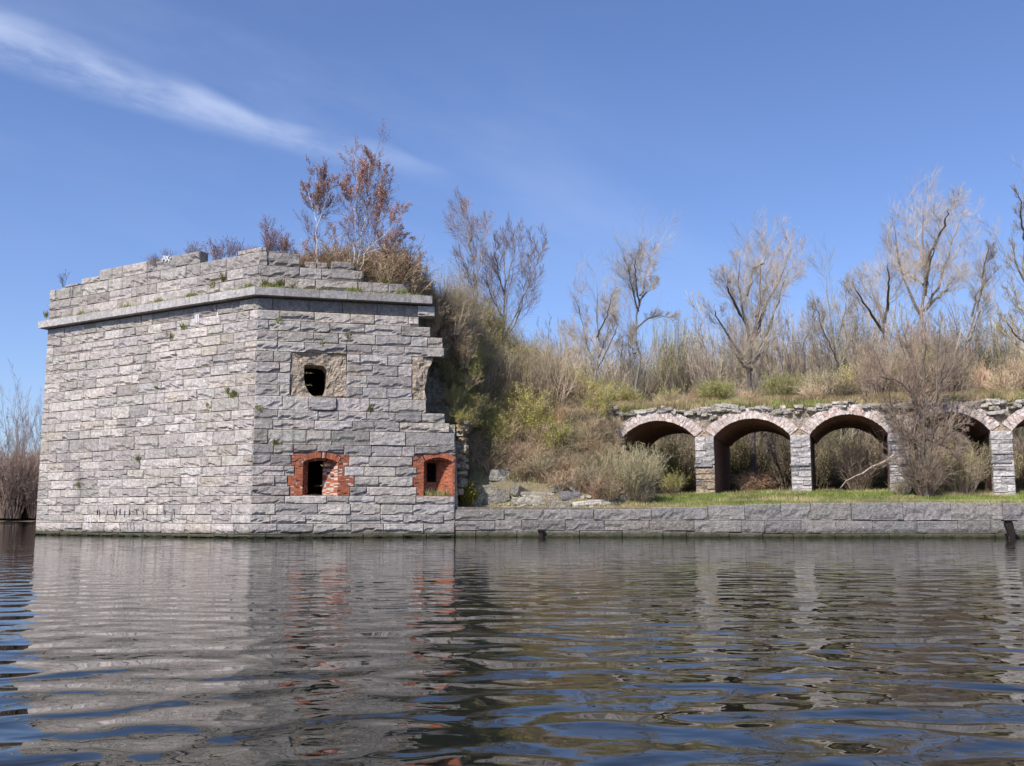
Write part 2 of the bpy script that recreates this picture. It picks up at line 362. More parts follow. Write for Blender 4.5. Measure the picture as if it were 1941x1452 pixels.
# right face, with its openings and its broken edge
END = {0: 791, 1: 794, 2: 816, 3: 839, 4: 842, 5: 781, 6: 781, 7: 781, 8: 781, 9: 808, 10: 843, 11: 852, 12: 862, 13: 863}
W1 = {14: (552, 662), 15: (558, 653), 16: (545, 672), 17: (549, 663)}
W2 = {14: (782, 870), 15: (790, 870), 16: (783, 870), 17: (790, 870)}
rowspan = {}
for i in range(len(ZJ)-1):
    z1, z0 = ZJ[i], ZJ[i+1]; yy = 0.5*(JOINT[i]+(JOINT[i+1] if i+1 < len(JOINT) else 1021))
    ym = 976-(976-yy)*0.97
    end = FR.tz(END.get(i, 862), ym)[0] if i in END else LEN_R
    segs = [(0.0, end)]
    if i in (5, 6, 7, 8):
        a, b = FR.tz(551, 700)[0], FR.tz(657, 700)[0]; segs = [(0.0, a), (b, end)]
    if i in W1:
        a, b = FR.tz(W1[i][0], ym)[0], FR.tz(W1[i][1], ym)[0]; c = FR.tz(W2[i][0], ym)[0]; segs = [(0.0, a), (b, c)]
    rowspan[i] = segs
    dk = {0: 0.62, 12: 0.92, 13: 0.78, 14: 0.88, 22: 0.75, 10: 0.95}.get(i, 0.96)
    if i == 13:      # the stones above the brick arches are cut shorter
        a, b = FR.tz(556, 858)[0], FR.tz(652, 858)[0]; c = FR.tz(786, 860)[0]
        course(FR, z0, z1, 0, a, 1.0, 1.7, dark=dk); course(FR, z0+0.20, z1, a, b, 1.2, 2.2, dark=dk)
        course(FR, z0, z1, b, c, 1.2, 2.3, dark=dk); course(FR, z0+0.17, z1, c, end, 1.0, 2.3, dark=dk*0.9); continue
    if i == 9:
        a, b = FR.tz(585, 765)[0], FR.tz(638, 765)[0]
        course(FR, z0, z1, 0, a, 1.1, 2.0, dark=dk); mb = mb_block(FR, a, b, z0, z1, b=0.15, tint=(0.8, 0.8, 0.83)); wallstones.append((2, mb, a, b, z0, z1))
        course(FR, z0, z1, b, end, 1.1, 2.6, dark=dk); continue
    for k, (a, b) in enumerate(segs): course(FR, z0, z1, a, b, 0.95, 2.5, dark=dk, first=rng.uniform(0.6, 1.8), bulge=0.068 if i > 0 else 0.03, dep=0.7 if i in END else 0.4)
order = sorted(range(len(wallstones)), key=lambda k: -wallstones[k][0]); rest = MB()
for n_, k in enumerate(order):
    if n_ < 300: wallstones[k][1].build('stone_block', M_stone, bastion)
    else: rest.merge(wallstones[k][1])
# the flank that turns away behind the left edge
FB = Face(EL, EL+np.array([2.2, 9.0]), -1)
tmp = []
for i in range(len(ZJ)-1): course(FB, ZJ[i+1], ZJ[i], 0.0, 9.0, 1.0, 2.4, store=tmp, nx=3, nz=3)
for q in tmp: rest.merge(q[1])
rest.build('small_stones', M_stone, bastion, kind='stuff')
# wall core behind the facing, course by course, leaving the openings free
core_ = MB()
def corebox(face, a, b, z0, z1, near=-0.075, far=-1.5, mb=core_):
    if b-a < 0.05: return
    mb.hexa(np.concatenate([face.P([a, b, b, a], [z0, z0, z1, z1], near), face.P([a, b, b, a], [z0, z0, z1, z1], far)]))
for i in range(len(ZJ)-1):
    corebox(FL, 0.12, LEN_L-0.12, ZJ[i+1], ZJ[i]+0.001*(i % 2))
    for (a, b) in rowspan[i]:
        far = -1.35 if not (5 <= i <= 8) else -1.1
        corebox(FR, max(a, 0.12), b-0.10, ZJ[i+1], ZJ[i]+0.001*(i % 2), far=far)
corebox(FL, 0.12, LEN_L-0.12, ZJ[0], ZP[2]); corebox(FR, 0.12, FR.tz(770, 560)[0], ZJ[0], ZP[1]-0.03); corebox(FR, 0.14, FR.tz(682, 530)[0], ZP[1]-0.03, ZP[2]-0.05)
corebox(FB, 0.3, 8.9, -0.1, ZJ[0], near=-0.12)
core_.build('wall_core', M_mortar, bastion)

# cornice
tanm = math.tan(0.5*math.acos(-np.dot(FL.d, FR.d)+0.0)) if False else math.tan(0.5*math.acos(np.dot(FL.n, FR.n)))
def cornice(face, a, b, o=0.46, z0=Z_CORN0, z1=Z_CORN1, mitre=False, g=0.008, tint=(1, 1, 1)):
    mb = MB(); ta = a+g
    o += rng.uniform(-0.015, 0.015); z1 += rng.uniform(-0.01, 0.01)
    def ring(t_in, t_o, t):   # profile points: back, soffit, nose, top
        return face.P([t_in, t_o*0.0+t_in if not mitre else t_in, t_o, t_o, t_in], [z0, z0, z0+0.07, z1, z1], [-0.5, 0.0, o, o, -0.5])
    n = max(1, int((b-a)/0.4)); R = []
    for k in range(n+1):
        t = a+g+(b-a-2*g)*k/n
        tt = -o*tanm if (mitre and k == 0) else t; ti = 0.0 if (mitre and k == 0) else t
        j = rng.normal(0, 0.008, 2)
        R.append(face.P([ti, ti, tt, tt, ti], [z0, z0, z0+0.015, z1+j[1], z1], [-0.5, 0.02, o+j[0], o+j[0], -0.5]))
    V = np.concatenate(R); Q = []
    for k in range(n):
        for q in range(5): Q.append((k*5+q, k*5+(q+1) % 5, (k+1)*5+(q+1) % 5, (k+1)*5+q))
    mb.add(V, Q, tint); mb.T.append(np.array([(0, 1, 2), (0, 2, 3), (0, 3, 4), (n*5, n*5+2, n*5+1), (n*5, n*5+3, n*5+2), (n*5, n*5+4, n*5+3)]))
    return mb
def cornice_run(face, L, bright):
    t = 0; first = True
    while t < L-0.05:
        l = rng.uniform(1.3, 2.3)
        if L-(t+l) < 0.8: l = L-t
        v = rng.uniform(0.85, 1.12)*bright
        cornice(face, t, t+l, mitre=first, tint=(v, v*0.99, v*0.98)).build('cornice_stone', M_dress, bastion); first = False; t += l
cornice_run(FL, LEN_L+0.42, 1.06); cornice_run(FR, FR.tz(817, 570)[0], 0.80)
a, b = FR.tz(791, 590)[0], FR.tz(824, 590)[0]
mb_block(FR, a, b, zc(585)+0.0, zc(564), b=0.06, out=0.10, tint=(1.1, 1.08, 1.0), dep=0.8).build('cornice_stone', M_dress, bastion)

# parapet
par = []
def prow(face, k, a, b, lo=1.1, hi=2.4, z0=None, z1=None, dark=0.92, bulge=0.07, **kw):
    course(face, ZP[k] if z0 is None else z0, ZP[k+1] if z1 is None else z1, a, b, lo, hi, dark=dark, bulge=bulge, store=par, dep=0.6, **kw)
tl = lambda px, py: FL.tz(px, py)[0]
tr_ = lambda px, py: FR.tz(px, py)[0]
prow(FL, 0, 0.0, LEN_L, first=1.9); prow(FL, 1, 0.0, LEN_L, first=1.2); prow(FL, 2, 0.0, LEN_L, first=2.6, hi=3.2)
prow(FL, 3, tl(380, 480), tl(190, 512), lo=1.8, hi=2.8, z1=zc(453))
prow(FL, 3, tl(190, 512), tl(155, 525), lo=0.7, hi=1.1, z1=ZP[3]+0.38, bulge=0.05); prow(FL, 3, tl(148, 525), tl(124, 530), lo=0.4, hi=0.7, z1=ZP[3]+0.16, bulge=0.04)
prow(FL, 3, 0.0, tl(448, 470), lo=0.6, hi=1.0, z1=ZP[3]+0.32, bulge=0.05, out=-0.15); 
prow(FR, 0, 0.0, tr_(775, 545), first=1.4, dark=0.85); prow(FR, 1, 0.0, tr_(688, 525), first=2.2, dark=0.82)
prow(FR, 2, 0.0, tr_(507, 490), lo=0.9, hi=3, dark=0.8); prow(FR, 2, tr_(509, 490), tr_(569, 492), lo=1.7, hi=1.9, dark=0.66, bulge=0.14)
prow(FR, 2, tr_(578, 500), tr_(622, 500), lo=0.5, hi=0.9, z1=ZP[2]+0.42, dark=0.7, out=-0.25); prow(FR, 2, tr_(628, 500), tr_(672, 505), lo=1.0, hi=1.4, z1=ZP[2]+0.5, dark=0.75, out=-0.1)
prow(FR, 3, 0.0, tr_(505, 468), lo=0.5, hi=0.9, z1=ZP[3]+0.30, bulge=0.05, out=-0.15, dark=0.85); prow(FR, 3, tr_(511, 470), tr_(545, 474), lo=0.8, hi=1.0, z1=ZP[3]+0.18, bulge=0.05, out=-0.3, dark=0.55)
for q in par: q[1].build('parapet_stone', M_stone, bastion)

# upper embrasure: rubble surround round a ragged hole
def embrasure():
    P = lambda px, py: np.array(FR.tz(px, py))
    hole = [P(*q) for q in ((577, 692), (581, 690), (600, 691), (614, 693), (620, 702), (620, 722), (619, 738), (613, 751), (594, 751), (585, 742), (578, 728), (576, 710))]
    rect = [P(*q) for q in ((551, 667), (575, 667), (600, 667), (630, 668), (656, 669), (656, 700), (656, 735), (656, 751), (600, 751.5), (570, 751.5), (551, 750), (551, 710))]
    def dense(pts, m):
        pts = pts+[pts[0]]; o = []
        for a, b in zip(pts[:-1], pts[1:]):
            for k in range(m): o.append(a+(b-a)*k/m)
        return np.array(o)
    H, R = dense(hole, 4), dense(rect, 4); n = len(H); K = 9; V = []
    for k in range(K+1):
        f = k/K; q = R+(H-R)*f
        nn = vn(q[:, 0]*2.2, q[:, 1]*2.2, 1.7)*0.16+vn(q[:, 0]*6, q[:, 1]*6, 4.1)*0.12
        d = -0.19+nn-0.10*f
        if 0 < k < K: q = q+(rng.random(q.shape)-0.5)*0.05
        V.append(FR.P(q[:, 0], q[:, 1], d))
    for k, dd in enumerate((-0.5, -0.9, -1.3)):
        c = H.mean(0); q = c+(H-c)*(1-0.04*k)+(rng.random(H.shape)-0.5)*0.04; V.append(FR.P(q[:, 0], q[:, 1], dd))
    V = np.array(V); nr = len(V); i = np.arange(nr-1)[:, None]*n; j = np.arange(n)[None, :]; j2 = (j+1) % n
    F = np.stack([i+j, i+j2, i+n+j2, i+n+j], -1).reshape(-1, 4); m = MB()
    cc = np.ones((nr, n, 3))*rng.uniform(0.8, 1.1, (nr, n, 1)); m.add(V.reshape(-1, 3), F, cc.reshape(-1, 3)); return m
embrasure().build('embrasure_surround', M_tan, bastion)
# half an embrasure on the broken edge
m = MB(); ny, nx = 14, 8; V = []
for j in range(ny+1):
    y = 676+(757-676)*j/ny; xr = np.interp(y, [676, 684, 695, 715, 740, 757], [822, 819, 813, 808, 806, 809])+rng.uniform(-1.5, 1.5)
    a, z = FR.tz(781.5, y); b, _ = FR.tz(xr, y)
    for k in range(nx+1):
        t = a+(b-a)*k/nx; d = -0.22+0.2*vn(t*2.4, z*2.4, 9)+0.12*vn(t*7, z*7, 2); V.append(FR.P(t, z, d))
    V.append(FR.P(b-0.15+0.1*vn(z*3, 1, 1), z, -0.8)); V.append(FR.P(b-0.5, z, -1.6))
n = nx+3; i = np.arange(n-1)[None, :]+np.arange(ny)[:, None]*n
m.add(np.array(V), np.stack([i, i+1, i+1+n, i+n], -1).reshape(-1, 4)); m.build('broken_embrasure', M_tan, bastion)

# brick windows
def brickcol(white=0.0):
    v = rng.uniform(0.75, 1.15)
    if rng.random() < white: return (0.62, 0.50, 0.44)
    if rng.random() < 0.06: return (0.10, 0.05, 0.04)
    return (0.47*v, 0.155*v, 0.08*v)
def brick_window(name, rows, opening, arch, white, sill=None):
    """rows: {course index: (t0, t1)}; opening (t0,t1,z0,zs,rise); inner (t0,t1)"""
    m = MB(); (o0, o1, z0, zs, rise, i0, i1, izt) = opening; rh = 0.078
    zt = ZJ[14]; zb = ZJ[18]; oc = 0.5*(o0+o1); hw = 0.5*(o1-o0); R = (hw*hw+rise*rise)/(2*rise); cz = zs+rise-R; ringw = 0.33
    def inarch(t, z):
        r = math.hypot(t-oc, z-cz); return z > zs-0.05 and r < R+ringw
    z = zb; k = 0
    while z < zt+0.02:
        ci = next((c for c in (17, 16, 15, 14) if ZJ[c+1]-0.02 <= z < ZJ[c]-0.02), 14); a, b = rows[ci]
        t = a-(0.11 if k % 2 else 0.0)
        while t < b:
            t0, t1 = max(t, a)+0.006, min(t+0.215, b)-0.006; t += 0.215
            if t1-t0 < 0.03: continue
            c = 0.5*(t0+t1); zz = z+rh/2
            if zz < zs+0.02 and t0 < o1 and t1 > o0:
                for (s0, s1) in ((t0, min(t1, o0)), (max(t0, o1), t1)):
                    if s1-s0 > 0.03:
                        d = rng.uniform(-0.012, 0.02); m.hexa(np.concatenate([FR.P([s0, s1, s1, s0], [z+.005, z+.005, z+rh-.005, z+rh-.005], d), FR.P([s0, s1, s1, s0], [z+.005, z+.005, z+rh-.005, z+rh-.005], -0.12)]), brickcol(white*0.2))
                continue
            if inarch(c, zz) or (o0 < c < o1 and zz < cz+R): continue
            if rng.random() < 0.02: continue
            d = rng.uniform(-0.012, 0.02)
            m.hexa(np.concatenate([FR.P([t0, t1, t1, t0], [z+.005, z+.005, z+rh-.005, z+rh-.005], d), FR.P([t0, t1, t1, t0], [z+.005, z+.005, z+rh-.005, z+rh-.005], -0.12)]), brickcol(white*0.15))
        # reveals, three bricks deep, narrowing inwards
        if z < zs+0.06:
            for side in (0, 1):
                for q in range(4):
                    f0, f1 = q/4, (q+1)/4; off = 0.04 if k % 2 else 0.0
                    A = (o0, i0) if side == 0 else (o1, i1); s = -1 if side == 0 else 1
                    ta, tb = A[0]+(A[1]-A[0])*f0, A[0]+(A[1]-A[0])*f1; da, db = -0.03-0.95*f0, -0.03-0.95*f1+0.012
                    j = rng.uniform(-0.02, 0.02)
                    m.hexa(np.stack([FR.P(ta+j, z+.005, da), FR.P(tb+j, z+.005, db), FR.P(tb+j, z+rh-.005, db), FR.P(ta+j, z+rh-.005, da),
                                     FR.P(ta+0.12*s, z+.005, da), FR.P(tb+0.12*s, z+.005, db), FR.P(tb+0.12*s, z+rh-.005, db), FR.P(ta+0.12*s, z+rh-.005, da)]), brickcol(white if side else 0.03))
        z += rh; k += 1
    # the arch: radial bricks, carried through the wall
    th = math.asin(min(0.999, hw/R)); nb = int(2*th*(R+0.1)/0.078)
    for rr in range(1):
        for q in range(nb):
            a0, a1 = -th+2*th*q/nb+0.004, -th+2*th*(q+1)/nb-0.004
            for (d0, d1, sc) in ((rng.uniform(0, 0.025), -0.24, 1.0), (-0.25, -0.98, 1.0)):
                r0, r1 = R+rng.uniform(-0.01, 0.01), R+ringw
                zi = 0 if d0 > -0.2 else -0.12
                pts = [(oc+r*math.sin(a), cz+r*math.cos(a)+zi) for (r, a) in ((r0, a0), (r0, a1), (r1, a1), (r1, a0))]
                tt = [p[0] for p in pts]; zz = [p[1] for p in pts]
                m.hexa(np.concatenate([FR.P(tt, zz, d0), FR.P(tt, zz, d1)]), brickcol(0.02))
    sur = m.build('brick_surround', M_brick, bastion, kind='stuff')
    # inner frame: mortar behind the bricks and the narrow inner opening
    b = MB(); tw = 0.02
    zfull = cz+R+ringw-0.03; a = min(r[0] for r in rows.values())+0.1; c = max(r[1] for r in rows.values())-0.08
    for (t0, t1, y0, y1) in ((a, o0-0.03, zb, ZJ[14]-0.03), (o1+0.03, c, zb, ZJ[14]-0.03)):
        if t1-t0 > 0.02: b.hexa(np.concatenate([FR.P([t0, t1, t1, t0], [y0, y0, y1, y1], -0.035), FR.P([t0, t1, t1, t0], [y0, y0, y1, y1], -1.0)]), (1.6, 0.9, 0.75))
    for (t0, t1, y0, y1) in ((a-0.3, i0, zb, ZJ[14]), (i1, c+0.4, zb, ZJ[14]), (i0, i1, izt, ZJ[14])):
        b.hexa(np.concatenate([FR.P([t0, t1, t1, t0], [y0, y0, y1, y1], -0.985), FR.P([t0, t1, t1, t0], [y0, y0, y1, y1], -1.34)]), (2.2, 1.1, 0.85))
    if sill: b.hexa(np.concatenate([FR.P([i0, i1, i1, i0], [zb, zb, sill, sill], -.985), FR.P([i0, i1, i1, i0], [zb, zb, sill, sill], -1.34)]), (2.2, 1.1, .85))
    b.hexa(np.concatenate([FR.P([o0-0.1, o1+0.1, o1+0.1, o0-0.1], [zb-0.1, zb-0.1, zb+0.03, zb+0.03], -0.02), FR.P([o0-0.1, o1+0.1, o1+0.1, o0-0.1], [zb-0.1, zb-0.1, zb+0.06, zb+0.06], -1.3)]), (2, 1.4, 1.1))
    b.build('window_lining', M_mortar, bastion)
cm = lambda i: 976-(976-0.5*(JOINT[i]+JOINT[i+1]))*0.98
rows1 = {i: (FR.tz(W1[i][0], cm(i))[0]+0.02, FR.tz(W1[i][1], cm(i))[0]-0.02) for i in W1}
rows2 = {i: (FR.tz(W2[i][0], cm(i))[0]+0.02, FR.tz(863, cm(i))[0]-0.02) for i in W2}
t = lambda px, py=900: FR.tz(px, py)[0]
Zf = lambda px, py: FR.tz(px, py)[1]
brick_window('w1', rows1, (t(574), t(640), ZJ[18], Zf(600, 876), 0.24, t(581)+0.12, t(614), Zf(600, 868)), None, 0.45)
brick_window('w2', rows2, (t(803), t(858), ZJ[18], Zf(830, 876), 0.26, t(811)+0.1, t(833), Zf(830, 876)), None, 0.0, sill=Zf(830, 913))
# dark chamber behind the wall
def chamber(face, L, far, zt, name):
    b = MB(); V = face.P([0.5, L, L, 0.5]*2, [0.9]*4+[zt]*4, [-1.3, -1.3, far, far]*2)
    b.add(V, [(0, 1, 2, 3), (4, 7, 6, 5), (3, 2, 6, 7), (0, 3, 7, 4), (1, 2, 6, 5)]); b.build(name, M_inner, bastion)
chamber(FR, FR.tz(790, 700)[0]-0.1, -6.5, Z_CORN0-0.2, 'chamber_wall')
# small closed box added to keep the right brick window dark
b = MB(); a0_, a1_ = FR.tz(796, 900)[0], LEN_R-0.25
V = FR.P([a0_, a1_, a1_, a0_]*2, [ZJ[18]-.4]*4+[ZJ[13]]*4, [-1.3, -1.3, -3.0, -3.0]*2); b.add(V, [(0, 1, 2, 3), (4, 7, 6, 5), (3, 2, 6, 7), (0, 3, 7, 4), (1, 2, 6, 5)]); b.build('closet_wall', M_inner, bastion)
# torn rubble core where the wall is broken away, tint darkened for the recess's shade
t_, z_ = np.meshgrid(np.linspace(FR.tz(784, 700)[0], LEN_R+0.6, 40), np.linspace(1.3, 12.3, 60))
w_ = -2.9-0.5*vn(t_*1.2, z_*1.2, 5)-0.35*vn(t_*4, z_*4, 8)+np.where(z_ > 12.0, (z_-12)*1.6, 0)
i_ = np.arange(39)[None, :]+np.arange(59)[:, None]*40; b = MB(); b.add(FR.P(t_, z_, w_), np.stack([i_, i_+1, i_+41, i_+40], -1).reshape(-1, 4), (0.8, 0.75, 0.65)); b.build('torn_core', M_rub, bastion)

# marks on the left face: white letters, paint patches, old drips
def strokes(face, segs, w, col, name, out=0.16):
    m = MB()
    for (x0, y0, x1, y1) in segs:
        a, b = np.array(face.tz(x0, y0)), np.array(face.tz(x1, y1)); d = b-a; L = np.linalg.norm(d); nrm = np.array([-d[1], d[0]])/L*w/2
        q = [a-nrm, b-nrm, b+nrm, a+nrm]; tt = [p[0] for p in q]; zz = [p[1] for p in q]
        m.hexa(np.concatenate([face.P(tt, zz, out), face.P(tt, zz, out-0.14)]), col)
    m.build(name, M_paint, bastion)
strokes(FL, [(310, 497, 313.5, 485), (313.5, 485, 316.5, 496), (311.3, 492, 315.5, 491.5), (317.5, 486, 323, 496), (322.5, 485.5, 317.3, 496), (324, 490, 327, 489.5)], 0.042, (0.7, 0.7, 0.7), 'painted_letters', 0.115)
strokes(FL, [(372, 597, 372, 612), (375, 596, 375, 613), (378, 596, 378, 610), (414, 592, 414, 603)], 0.09, (0.66, 0.65, 0.67), 'white_paint', 0.08)
strokes(FL, [(169, 978, 169, 990), (174, 977, 174, 991), (168.5, 979, 175, 978)], 0.05, (0.75, 0.75, 0.75), 'white_mark', 0.10)
dr = []
for x in (186, 190, 205, 217, 222, 229, 238, 247, 259, 272, 281, 300, 313, 331):
    y0 = 962+rng.uniform(0, 6); dr.append((x, y0, x+rng.uniform(-2, 2), y0+rng.uniform(8, 22)))
for x in (228, 236, 243, 248, 255): dr.append((x, 990, x+1.5, 990+rng.uniform(8, 18)))
strokes(FL, dr, 0.012, (0.22, 0.20, 0.20), 'dark_drips', 0.085)

# ------------------------------------------------------------------ quay wall
qe = FR.P(LEN_R, 0)[:2]; qb = xat(2080, 54.3)
QL = np.array([qe[0]-0.3, qe[1]+0.12]); QR = np.array([qb, 54.3]); FQ = Face(QL, QR, 1); LQ = float(np.linalg.norm(QR-QL))
def ztop(t): return 1.57+0.35*sm(t, 8.0, 22)+0*t
quay = thing('quay_wall', 'long low grey stone quay wall between the lake and the grass bank', 'wall', (QL[0], QL[1], 0))
zj1 = 0.965
def qcourse(z0f, z1f, lo, hi, bulge, dark=1.0, g=0.014):
    t = 0.0
    while t < LQ-0.1:
        L = rng.uniform(lo, hi)
        if LQ-t-L < lo*0.5: L = LQ-t
        tm = t+L/2
        mb_block(FQ, t, t+L, z0f(tm), z1f(tm)+rng.uniform(-.035, .02), b=bulge, tint=rtint(0.85, 1.12, dark), dep=0.9, g=g, nz=5, out=rng.uniform(-0.06, 0.04)).build('quay_stone', M_quay, quay); t += L
qcourse(lambda t: zj1, ztop, 1.6, 3.2, 0.06, 1.03); qcourse(lambda t: 0.40-0.16*float(sm(t, 10, 18)), lambda t: zj1, 1.2, 3.0, 0.04, 1.0); qcourse(lambda t: -0.6, lambda t: 0.40-0.16*float(sm(t, 10, 18)), 1.2, 2.6, 0.05, 1.05)
b = MB(); b.hexa(np.concatenate([FQ.P([0, LQ, LQ, 0], [-1, -1, 1.45, 1.7], -0.1), FQ.P([0, LQ, LQ, 0], [-1, -1, 1.3, 1.6], -1.4)])); b.build('quay_core', M_mortar, quay)

# ------------------------------------------------------------------ terrain
AY0 = 64.0; adir = np.array([math.cos(math.radians(15)), -math.sin(math.radians(15))]); A0 = np.array([at(1427, 870, AY0)[0], AY0])
FA = Face(A0, A0+adir*10, 1)
def arc_w(X, Y): # distance behind the arcade's front line, and position along it
    dx, dy = X-A0[0], Y-A0[1]; return -(dx*FA.n[0]+dy*FA.n[1]), dx*FA.d[0]+dy*FA.d[1]
def Htop(x): return np.interp(x, [-9, -5.5, -4.0, -1.8, 0.5, 3, 6], [15.0, 14.4, 13.0, 11.4, 9.6, 8.7, 8.3])
def quayY(x): return QL[1]+(QR[1]-QL[1])*(x-QL[0])/(QR[0]-QL[0])
def G(X, Y):
    X, Y = np.broadcast_arrays(np.asarray(X, float), np.asarray(Y, float))
    w, t = arc_w(X, Y); d = Y-quayY(X)
    base = np.interp(X, [-4, 8, 18], [1.42, 1.48, 1.86])+0.85*sm(d, 0.3, 9.0)
    m = sm(X, 9.6, 5.0)
    toe = 2.2+0.9*sm(X, -2.4, -3.4); prof = sm(d, toe, toe+7.4-1.6*sm(X, -1, -3))
    H = np.where(X < 6.5, Htop(X), 6.2)
    mound = base+(H-base)*prof*m
    z = mound+0.35*fbm(X*0.5, Y*0.5, 0.3)*sm(d, 0.5, 3)
    z = np.where(w > 9.5, base+(z-base)*sm(X, 7, 3), z)
    return z
xs = np.concatenate([np.linspace(-3.35, 45, 130), [55, 80, 140, 300, 900]]); ys = None
sN = np.concatenate([np.linspace(0, 14, 45), np.linspace(14.6, 60, 50), [80, 140, 400, 1500]])
Xg, Sg = np.meshgrid(xs, sN); Yg = quayY(np.minimum(Xg, 45))-(-1)*0.35+Sg; Zg = G(Xg, Yg); Zg[0] = np.minimum(Zg[0], ztop((Xg[0]-QL[0]))-0.05)
nx, ny = len(xs), len(sN); i = np.arange(nx-1)[None, :]+np.arange(ny-1)[:, None]*nx
b = MB(); b.add(np.stack([Xg, Yg, Zg], -1), np.stack([i, i+1, i+1+nx, i+nx], -1).reshape(-1, 4)); b.build('ground', M_earth, org=(0, 0, 0), smooth=True, kind='structure')
# ground behind the bastion
grid_obj('hill', np.linspace(-29, -3.0, 40), np.linspace(64, 110, 40), lambda X, Y: np.where(Y < 75, 13.0+0*X, 13.0-10*sm(Y, 75, 95))*sm(X, -29, -26)+0.3*fbm(X, Y), M_earth, kind='structure')
# earth on top of the bastion
tt = np.linspace(0, 1, 60)
def filltop(t):  # along right face
    return np.interp(t, [-20, 0, 3.2, 5.8, 6.6, 9.2, 13.5], [15.45, 15.5, 15.2, 14.9, 14.0, 13.35, 11.6])
V = []; nt_, nw_ = 50, 16
for j in range(nw_):
    wv = 0.32+9.0*(j/(nw_-1))**1.4
    for k in range(nt_):
        wv = 0.32+9.0*(j/(nw_-1))**1.4; s = -18.2+(18.2+13.4)*k/(nt_-1); wv += max(0, s-8.6)*1.4
        if s < 0: p = C0+FL.d*(-s)-FL.n*wv
        else: p = C0+FR.d*s-FR.n*wv
        if abs(s) < 4:  # round the inner corner
            w_ = 0.5+s/8; p = (C0+FL.d*max(-s, 0)-FL.n*wv)*(1-w_)+(C0+FR.d*max(s, 0)-FR.n*wv)*w_
        z = float(filltop(s))+0.5*(wv-0.3)*0.10*(1 if s < 6 else 0.4)+0.25*float(fbm(p[0]*0.8, p[1]*0.8)); z -= 0.25*(j == 0)+(2.2*float(sm(s, 8.6, 9.6)) if j == 0 else 0)
        if s < -8.5: z = 15.3+0.1*float(fbm(p[0], p[1])) if s > -13.0 else 14.75
        V.append((p[0], p[1], z))
i = np.arange(nt_-1)[None, :]+np.arange(nw_-1)[:, None]*nt_
b = MB(); b.add(np.array(V), np.stack([i, i+1, i+1+nt_, i+nt_], -1).reshape(-1, 4)); b.build('earth_fill', M_earth, bastion, smooth=True)
FILLV = np.array(V)

# ------------------------------------------------------------------ the arcade
arcade = thing('ruined_arcade', 'row of roofless brick vault arches on pale stone piers under an earth bank', 'arcade', (A0[0], A0[1], 2.4))
PC = [-9.05, -3.03, 2.96, 8.83, 14.68, 20.5, 26.4]; PW = 1.22; ZS = 6.3; RISE = 1.12; DEPTH = 9.0
ax = np.array([math.sin(math.radians(18.5)), math.cos(math.radians(18.5))])
def AP(t, z, w=0.0):   # w: depth along the vault axis
    t, z, w = np.broadcast_arrays(np.asarray(t, float), np.asarray(z, float), np.asarray(w, float))
    return np.stack([A0[0]+FA.d[0]*t+ax[0]*w, A0[1]+FA.d[1]*t+ax[1]*w, z], -1)
def ahex(m, t0, t1, z0, z1, w0, w1, col=(1, 1, 1), j=0.0):
    P8 = np.concatenate([AP([t0, t1, t1, t0], [z0, z0, z1, z1], w0), AP([t0, t1, t1, t0], [z0, z0, z1, z1], w1)])
    if j: P8 = P8+rng.uniform(-j, j, P8.shape)
    m.hexa(P8, col)
def rough_box(P, size, rot, seed, sub=3, amp=0.12, tint=(1, 1, 1)):
    """irregular stone: subdivided cube with pushed, slightly rounded faces"""
    g = np.linspace(-1, 1, sub+1); V = []; F = []
    for axis in range(3):
        for sgn in (-1, 1):
            u, v = np.meshgrid(g, g); w = np.full_like(u, sgn); c = [None]*3; c[axis] = w; c[(axis+1) % 3] = u; c[(axis+2) % 3] = v
            n0 = len(V); V += list(np.stack(c, -1).reshape(-1, 3)); n = sub+1
            for a in range(sub):
                for b_ in range(sub):
                    q = (n0+a*n+b_, n0+a*n+b_+1, n0+(a+1)*n+b_+1, n0+(a+1)*n+b_); F.append(q if sgn > 0 else q[::-1])
    V = np.array(V); r = np.linalg.norm(V, axis=1, keepdims=True); V = V*(1-0.10*(r-1)/0.73)
    d = np.stack([vn(V[:, 0]*1.4+seed+k*9, V[:, 1]*1.4+seed, V[:, 2]*1.4+k*5)-0.5 for k in range(3)], -1)
    V = V+d*amp*2.5; V = V*np.asarray(size)/2; V = V@np.asarray(rot).T+np.asarray(P)
    m = MB(); m.add(V, F, tint); return m
def rotm(z=0, x=0, y=0): return np.array(Matrix.Rotation(z, 3, 'Z')@Matrix.Rotation(x, 3, 'X')@Matrix.Rotation(y, 3, 'Y'))
arch_az = math.atan2(FA.d[1], FA.d[0])
